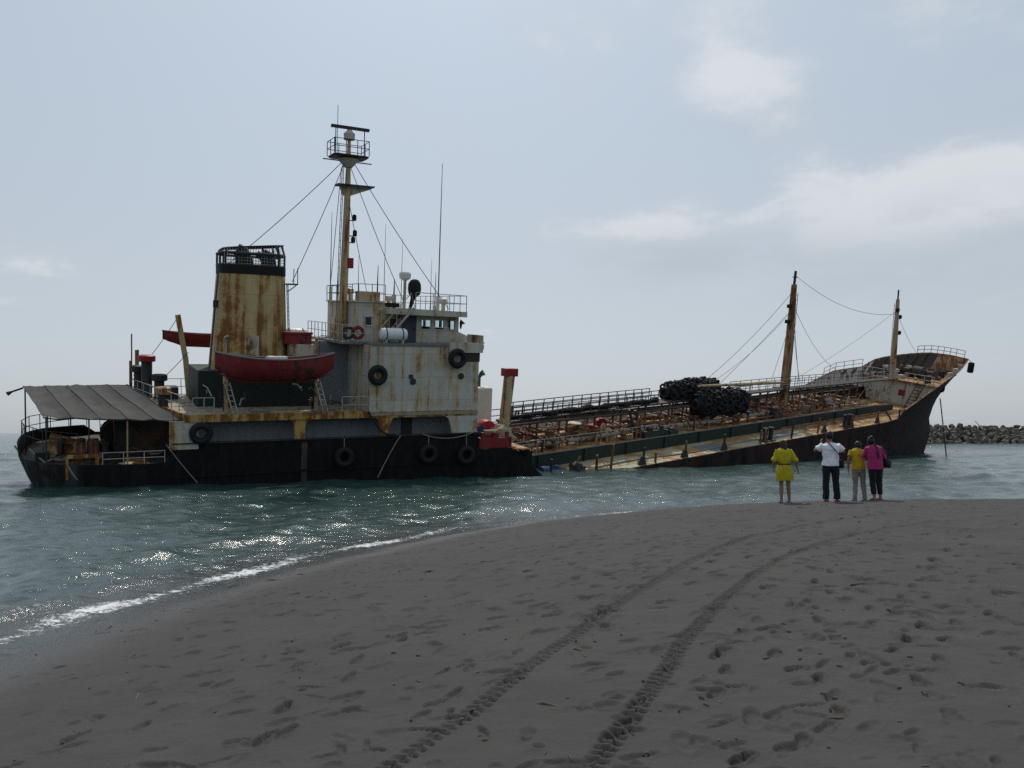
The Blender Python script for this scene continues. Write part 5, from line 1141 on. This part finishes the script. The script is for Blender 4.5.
def person(name, label, pos, yaw, sc, J, wear):
    """J: joints in metres for a 1.7 m figure facing +y; wear: clothing builder"""
    e = empty(name, Matrix.Translation(pos) @ Matrix.Rotation(yaw, 4, 'Z') @ Matrix.Scale(sc, 4)); tag(e, label, 'person', 'people watching the wreck')
    lean = J.get('lean', 0); b_ = MB()
    tl = lambda z: lean*max(0, z-.95)           # torso leans forward
    # legs
    for s, L in ((-1, 'l'), (1, 'r')):
        hip, kn, an_ = V3(J['hip'+L]), V3(J['knee'+L]), V3(J['ank'+L])
        b_.tube([hip+Vector((0, 0, .05)), hip.lerp(kn, .3), hip.lerp(kn, .75), kn, kn.lerp(an_, .3), kn.lerp(an_, .7), an_, an_-Vector((0, 0, .05))], [.085, .08, .062, .054, .056, .042, .036, .038], 12)
        b_.loft([[(an_.x+rx*math.cos(a), an_.y+y, max(.004, .035*hh+hh*.035*math.sin(a))) for a in [2*math.pi*k/10 for k in range(10)]] for (y, rx, hh) in ((-.075, .02, .8), (-.05, .034, 1.2), (.03, .038, 1.2), (.10, .045, .8), (.15, .043, .6), (.175, .02, .4))], True)
    # trunk
    hw = J.get('hips', .165); wa = J.get('waist', .135); sh = J.get('sho', .185)
    b_.loft([ell(.84, 0, 0, hw*.7, .09), ell(.90, 0, 0, hw, .115), ell(.98, 0, tl(.98), hw*.97, .115), ell(1.08, 0, tl(1.08), wa, .095), ell(1.2, 0, tl(1.2), wa*1.08, .105), ell(1.32, 0, tl(1.32), sh*.92, .115), ell(1.40, 0, tl(1.40), sh*.95, .095), ell(1.445, 0, tl(1.445), sh*.6, .075), ell(1.47, 0, tl(1.47)+.01, .06, .055)], True)
    hd = V3(J['head'])
    b_.tube([(0, tl(1.42), 1.42), (hd.x*.5, (tl(1.47)+hd.y)*.5, 1.5), (hd.x, hd.y-.01, hd.z-.05)], [.062, .054, .055], 12)
    ball(b_, hd, .075, .092, .112); ball(b_, hd+Vector((0, .05, -.07)), .05, .05, .045)
    ball(b_, hd+Vector((0, .098, -.01)), .014, .022, .028, 8, 6)
    for s in (-1, 1): ball(b_, hd+Vector((s*.078, -.005, -.005)), .012, .022, .034, 8, 6)
    # arms and hands
    for s, L in ((-1, 'l'), (1, 'r')):
        a0 = V3((s*sh*.95, tl(1.40), 1.395)); el, wr = V3(J['elb'+L]), V3(J['wri'+L])
        b_.tube([a0, a0.lerp(el, .5), el, el.lerp(wr, .35), wr], [.052, .045, .037, .038, .026], 12)
        fwd = (V3(J.get('hand'+L, wr-el))).normalized(); side = fwd.cross(Vector((s, 0, 0)) if abs(fwd.x) < .8 else Vector((0, 1, 0))).normalized(); nrm = fwd.cross(side)
        b_.hexa([wr-side*.022-nrm*.012, wr+side*.022-nrm*.012, wr+side*.022+nrm*.012, wr-side*.022+nrm*.012], [wr+fwd*.09-side*.04-nrm*.013, wr+fwd*.09+side*.04-nrm*.013, wr+fwd*.09+side*.04+nrm*.013, wr+fwd*.09-side*.04+nrm*.013])
        for k, ln in enumerate((.062, .075, .07, .055)):
            r0 = wr+fwd*.08+side*(-.033+.022*k); b_.tube([r0, r0+fwd*ln*.55+nrm*.006, r0+fwd*ln*.9+nrm*.028], [.0095, .009, .0075], 7)
        b_.tube([wr+fwd*.03-side*.025, wr+fwd*.06-side*.055, wr+fwd*.092-side*.06+nrm*.012], [.012, .011, .009], 7)
    body = remesh(b_, 'body', 'skin', e, .0085, 3)
    for s in (-1, 1): x_ = MB(); ball(x_, hd+Vector((s*.03, .083, .012)), .012, .008, .007, 8, 6); x_.build('eye', 'eye', e, smooth=True)
    x_ = MB(); ball(x_, hd+Vector((0, .092, -.055)), .022, .008, .007, 8, 6); x_.build('mouth', 'lip', e, smooth=True)
    wear(e, J, tl, hd, sh, hw, wa)
    return e
def hair_cap(mb, hd, grow=.014): 
    ball(mb, hd+Vector((0, -.018, .016)), .078+grow, .088+grow, .108+grow)
def sleeve(mb, J, tl, sh, frac, r0=.075, r1=.062):
    for s, L in ((-1, 'l'), (1, 'r')):
        a0 = V3((s*sh*.8, tl(1.40), 1.395)); el = V3(J['elb'+L]); wr = V3(J['wri'+L])
        if frac <= 1: pts = [a0, a0.lerp(el, frac*.5), a0.lerp(el, frac)]; rs_ = [r0, r0*.95, r1]
        else: pts = [a0, a0.lerp(el, .5), el, el.lerp(wr, frac-1)]; rs_ = [r0, r0*.9, r1*.95, r1*.85]
        mb.tube(pts, rs_, 12)
def folds(o, amp=.008, f=14):
    amp *= 1.8 if f < 20 else 1
    for v in o.data.vertices:
        c = v.co; n_ = mnoise.noise(Vector((c.x*f, c.y*f, c.z*f*.45)))*amp + mnoise.noise(Vector((c.x*f*2.1, c.y*f*2.1, c.z*f)))*amp*.5
        l_ = math.hypot(c.x, c.y)+1e-6; v.co = c+Vector((c.x/l_*n_, c.y/l_*n_, 0))
    return o
def top_(J, tl, sh, hw, wa, hem=.86, ex=.02, flare=0):
    mb = MB(); mb.loft([ell(hem, 0, tl(hem), hw+ex+.012+flare, .125+ex+flare), ell(.98, 0, tl(.98), hw+ex+flare*.4, .12+ex), ell(1.08, 0, tl(1.08), wa+ex+.012, .105+ex), ell(1.2, 0, tl(1.2), wa*1.08+ex+.008, .11+ex), ell(1.32, 0, tl(1.32), sh*.95+ex, .12+ex), ell(1.40, 0, tl(1.40), sh*.98+ex*.6, .1+ex*.8), ell(1.455, 0, tl(1.455), sh*.62, .085), ell(1.475, 0, tl(1.475), .075, .07)], True); return mb
def trousers(J, hw, tl, hem=.05, r=(.1, .092, .078, .074, .068)):
    mb = MB(); mb.loft([ell(.80, 0, 0, hw*.8, .11), ell(.88, 0, 0, hw+.012, .13), ell(.97, 0, tl(.97), hw+.008, .128), ell(1.03, 0, tl(1.03), hw*.93, .118)], True)
    for L in 'lr':
        hip, kn, an_ = V3(J['hip'+L]), V3(J['knee'+L]), V3(J['ank'+L]); ft = an_+(kn-an_).normalized()*(hem-.06)
        mb.tube([hip+Vector((0, 0, .03)), hip.lerp(kn, .4), kn, kn.lerp(ft, .5), ft], list(r), 14)
    return mb
def shoes(e, J, mat, h=.075):
    for L in 'lr':
        a = V3(J['ank'+L]); rows = []
        for (y, rx, hh) in ((-.095, .02, .6), (-.085, .04, 1.0), (-.02, .046, 1.0), (.06, .05, .8), (.13, .052, .6), (.18, .045, .5), (.2, .02, .35)): rows.append([(a.x+rx*math.cos(q), a.y+y, .002+h*hh*.5*(1+math.sin(q))) for q in [2*math.pi*k/12 for k in range(12)]])
        sh_ = MB().loft(rows, True).build('shoe', mat, e, smooth=True); MB().box(a.x-.05, a.x+.05, a.y-.09, a.y+.19, 0, .016).build('sole', 'cloth_white' if mat == 'shoe_red' else 'leather_black', sh_)
def J0(**k):
    d_ = dict(hipl=(-.09, 0, .9), hipr=(.09, 0, .9), kneel=(-.1, .02, .48), kneer=(.1, .02, .48), ankl=(-.1, -.02, .08), ankr=(.1, -.02, .08), head=(0, .02, 1.60), elbl=(-.27, -.03, 1.12), elbr=(.27, -.03, 1.12), wril=(-.27, .08, .88), wrir=(.27, .08, .88)); d_.update(k); return d_
# girl in the yellow belted dress
def wear_girl(e, J, tl, hd, sh, hw, wa):
    mb = MB(); mb.loft([ell(.60, 0, .0, .235, .17), ell(.66, 0, 0, .235, .17), ell(.80, 0, 0, .225, .165), ell(.95, 0, 0, .195, .145), ell(1.03, 0, tl(1.03), .155, .12), ell(1.06, 0, tl(1.06), .15, .118), ell(1.12, 0, tl(1.12), .185, .14), ell(1.25, 0, tl(1.25), .205, .145), ell(1.36, 0, tl(1.36), .205, .14), ell(1.42, 0, tl(1.42), .17, .1), ell(1.47, 0, tl(1.47), .08, .075)], True)
    sleeve(mb, J, tl, sh, 1.08, .085, .085); folds(remesh(mb, 'dress', 'cloth_yellow', e, .012, 3), .012)
    MB().loft([ell(1.02, 0, tl(1.02), .172, .136), ell(1.055, 0, tl(1.05), .17, .134)], True).build('belt', 'leather_black', e, smooth=True)
    mb = MB(); hair_cap(mb, hd, .016); mb.loft([ell(hd.z+.03, hd.x, hd.y-.05, .085, .07), ell(hd.z-.1, hd.x, hd.y-.085, .09, .06), ell(hd.z-.22, hd.x-.005, hd.y-.12, .1, .05), ell(hd.z-.36, hd.x, hd.y-.15, .075, .035), ell(hd.z-.42, hd.x, hd.y-.16, .03, .02)], True); folds(remesh(mb, 'hair', 'hair', e, .011, 3), .008, 30)
    for L in 'lr':
        a = V3(J['ank'+L]); MB().box(a.x-.045, a.x+.045, a.y-.08, a.y+.18, 0.0, .014).build('sandal', 'leather_black', e)
JG = J0(lean=.12, head=(0, .11, 1.55), kneel=(-.085, .02, .48), ankl=(-.1, -.03, .08), kneer=(.1, .02, .48), ankr=(.12, .03, .08), elbl=(-.265, .0, 1.14), wril=(-.25, .12, .93), elbr=(.29, -.02, 1.13), wrir=(.36, .06, .91), hips=.16, waist=.125, sho=.17)
def gp(x, y): return (x, y, sand_z(x, y)-.005)
person('person', 'person in a yellow belted dress with bare legs, head bent, standing alone', gp(6.74, 19.8), -.06, .93, JG, wear_girl)
# man in the white T-shirt with a shoulder bag
def wear_man(e, J, tl, hd, sh, hw, wa):
    mb = top_(J, tl, sh, hw, wa, .90, .026); sleeve(mb, J, tl, sh, .72, .088, .082); folds(remesh(mb, 'shirt', 'cloth_white', e, .012, 3), .012)
    MB().loft([ell(.875, 0, 0, hw+.022, .142), ell(.905, 0, 0, hw+.024, .144)], True).build('waistband', 'blue_trim', e, smooth=True)
    folds(remesh(trousers(J, hw, tl, .06, (.105, .1, .082, .08, .078)), 'trousers', 'cloth_navy', e, .012, 3), .01); shoes(e, J, 'shoe_red')
    mb = MB(); hair_cap(mb, hd+Vector((0, 0, .012)), .012); folds(remesh(mb, 'hair', 'hair', e, .01, 3), .006, 40)
    bag = MB(); bag.loft([ell(.84, .27, .02, .03, .09, 12), ell(.87, .27, .02, .055, .12, 12), ell(1.0, .27, .02, .055, .12, 12), ell(1.05, .265, .02, .04, .1, 12)], True); bg_ = bag.build('shoulder_bag', 'leather_black', e, smooth=True)
    st = []
    for k in range(11):
        q = k/10; st.append((-.10+.36*q, -.155-.02*math.sin(math.pi*q)+.10*max(0, q-.8)*4*.3, 1.475-.44*q))
    MB().tube([(-.08, .06, 1.50)]+st+[(.26, -.08, 1.03)], .013, 6).build('strap', 'leather_black', bg_)
    ph = MB().box(-.075, .075, .36, .37, 1.47, 1.55).build('phone', 'leather_black', e)
JM = J0(head=(0, .05, 1.62), elbl=(-.34, .12, 1.27), wril=(-.10, .34, 1.44), elbr=(.36, .06, 1.24), wrir=(.10, .34, 1.44), handl=(.2, .3, .9), handr=(-.2, .3, .9), hipl=(-.1, 0, .9), hipr=(.1, 0, .9), kneel=(-.12, .03, .48), ankl=(-.14, -.02, .08), kneer=(.12, .01, .48), ankr=(.13, -.02, .08), hips=.17, waist=.155, sho=.205)
person('person', 'person in a white T-shirt and dark trousers with a black shoulder bag, arms raised', gp(7.97, 20.0), .0, 1.01, JM, wear_man)
# yellow shirt and khaki trousers
def wear_tee(e, J, tl, hd, sh, hw, wa):
    mb = top_(J, tl, sh, hw, wa, .88, .022); sleeve(mb, J, tl, sh, .6, .085, .08); folds(remesh(mb, 'shirt', 'cloth_orange', e, .012, 3), .01)
    folds(remesh(trousers(J, hw, tl, .05, (.1, .09, .072, .066, .062)), 'trousers', 'cloth_khaki', e, .012, 3), .008); shoes(e, J, 'shoe_grey')
    mb = MB(); hair_cap(mb, hd, .016); mb.loft([ell(hd.z+.02, hd.x, hd.y-.05, .085, .06), ell(hd.z-.12, hd.x, hd.y-.07, .085, .05), ell(hd.z-.2, hd.x, hd.y-.08, .05, .03)], True); folds(remesh(mb, 'hair', 'hair', e, .011, 3), .008, 30)
JY = J0(lean=.22, head=(.04, .19, 1.54), elbl=(-.25, .05, 1.14), wril=(-.25, .1, .90), elbr=(.22, .22, 1.15), wrir=(.1, .38, 1.22), handr=(-.3, .5, .6), kneel=(-.09, .04, .48), ankl=(-.13, -.04, .08), kneer=(.12, .05, .48), ankr=(.15, .02, .08), hips=.165, waist=.135, sho=.175)
person('person', 'person in a yellow T-shirt and khaki trousers leaning over beside the pink top', gp(8.73, 20.15), -.15, .90, JY, wear_tee)
# pink top, black trousers, bag
def wear_pink(e, J, tl, hd, sh, hw, wa):
    mb = top_(J, tl, sh, hw, wa, .82, .026, .012); sleeve(mb, J, tl, sh, 1.5, .085, .072); folds(remesh(mb, 'blouse', 'cloth_pink', e, .012, 3), .012)
    folds(remesh(trousers(J, hw, tl, .14, (.105, .1, .082, .074, .066)), 'trousers', 'cloth_black', e, .012, 3), .008)
    for L in 'lr':
        a = V3(J['ank'+L]); MB().box(a.x-.045, a.x+.045, a.y-.08, a.y+.18, 0.0, .02).build('sandal', 'shoe_red', e)
    mb = MB(); hair_cap(mb, hd, .015); ball(mb, hd+Vector((0, -.07, .11)), .05, .05, .05); folds(remesh(mb, 'hair', 'hair', e, .01, 3), .007, 34)
    sc_ = MB(); sc_.loft([ell(1.5, .0, tl(1.5)-.03, .05, .06, 10), ell(1.38, .01, tl(1.38)-.13, .045, .03, 10), ell(1.2, .02, tl(1.2)-.15, .03, .02, 10), ell(1.1, .02, tl(1.1)-.14, .015, .015, 10)], True); sc_.build('scarf', 'leather_black', e, smooth=True)
    bag = MB(); bag.loft([ell(.86, .30, -.02, .06, .12, 12), ell(.90, .31, -.02, .09, .16, 12), ell(1.02, .31, -.02, .09, .16, 12), ell(1.1, .29, -.01, .05, .12, 12)], True); bg_ = folds(bag.build('handbag', 'leather_black', e, smooth=True), .01)
    MB().tube([(.30, .08, 1.08), (.27, .06, 1.25), (.2, tl(1.4), 1.475), (.27, -.1, 1.25), (.30, -.1, 1.08)], .012, 6).build('strap', 'leather_black', bg_)
JP = J0(lean=.14, head=(-.05, .13, 1.56), elbl=(-.2, .2, 1.16), wril=(-.08, .36, 1.24), handl=(.3, .5, .6), elbr=(.29, .06, 1.15), wrir=(.2, .26, 1.08), kneel=(-.08, .03, .48), ankl=(-.07, -.03, .08), kneer=(.1, .02, .48), ankr=(.11, -.01, .08), hips=.175, waist=.15, sho=.18)
person('person', 'person in a bright pink top and black trousers with a black handbag, rightmost', gp(9.02, 19.85), .12, .93, JP, wear_pink)

# ------------------------------------------------------------------ litter on the sand
lr = random.Random(77); lit = MB()
for k in range(420):
    y = 3 + 17*lr.random()**1.1; x = lr.uniform(-.62, .72)*y
    if float(shoredist(np.array([x]), np.array([y]))[0][0]) < .5: continue
    z = sand_z(x, y); a = lr.random()*6.28; L_ = lr.uniform(.008, .03) if lr.random() < .85 else lr.uniform(.05, .16); w_ = min(L_, lr.uniform(.006, .016)); h_ = lr.uniform(.006, .014)
    ca, sa = math.cos(a), math.sin(a); P4 = [(x+ca*p*L_-sa*q*w_, y+sa*p*L_+ca*q*w_) for p, q in ((-1, -.6), (1, -.4), (.8, .7), (-.7, .8))]
    lit.hexa([(px_, py_, z-.004) for px_, py_ in P4], [(px_*.6+x*.4, py_*.6+y*.4, z+h_) for px_, py_ in P4])
plain('litter_mat', (0.10, 0.085, 0.065), .9, .8, 2)
lo_ = lit.build('beach_litter', 'litter_mat'); tag(lo_, 'tiny bits of shell and driftwood scattered over the dark sand', 'litter', kind='stuff')
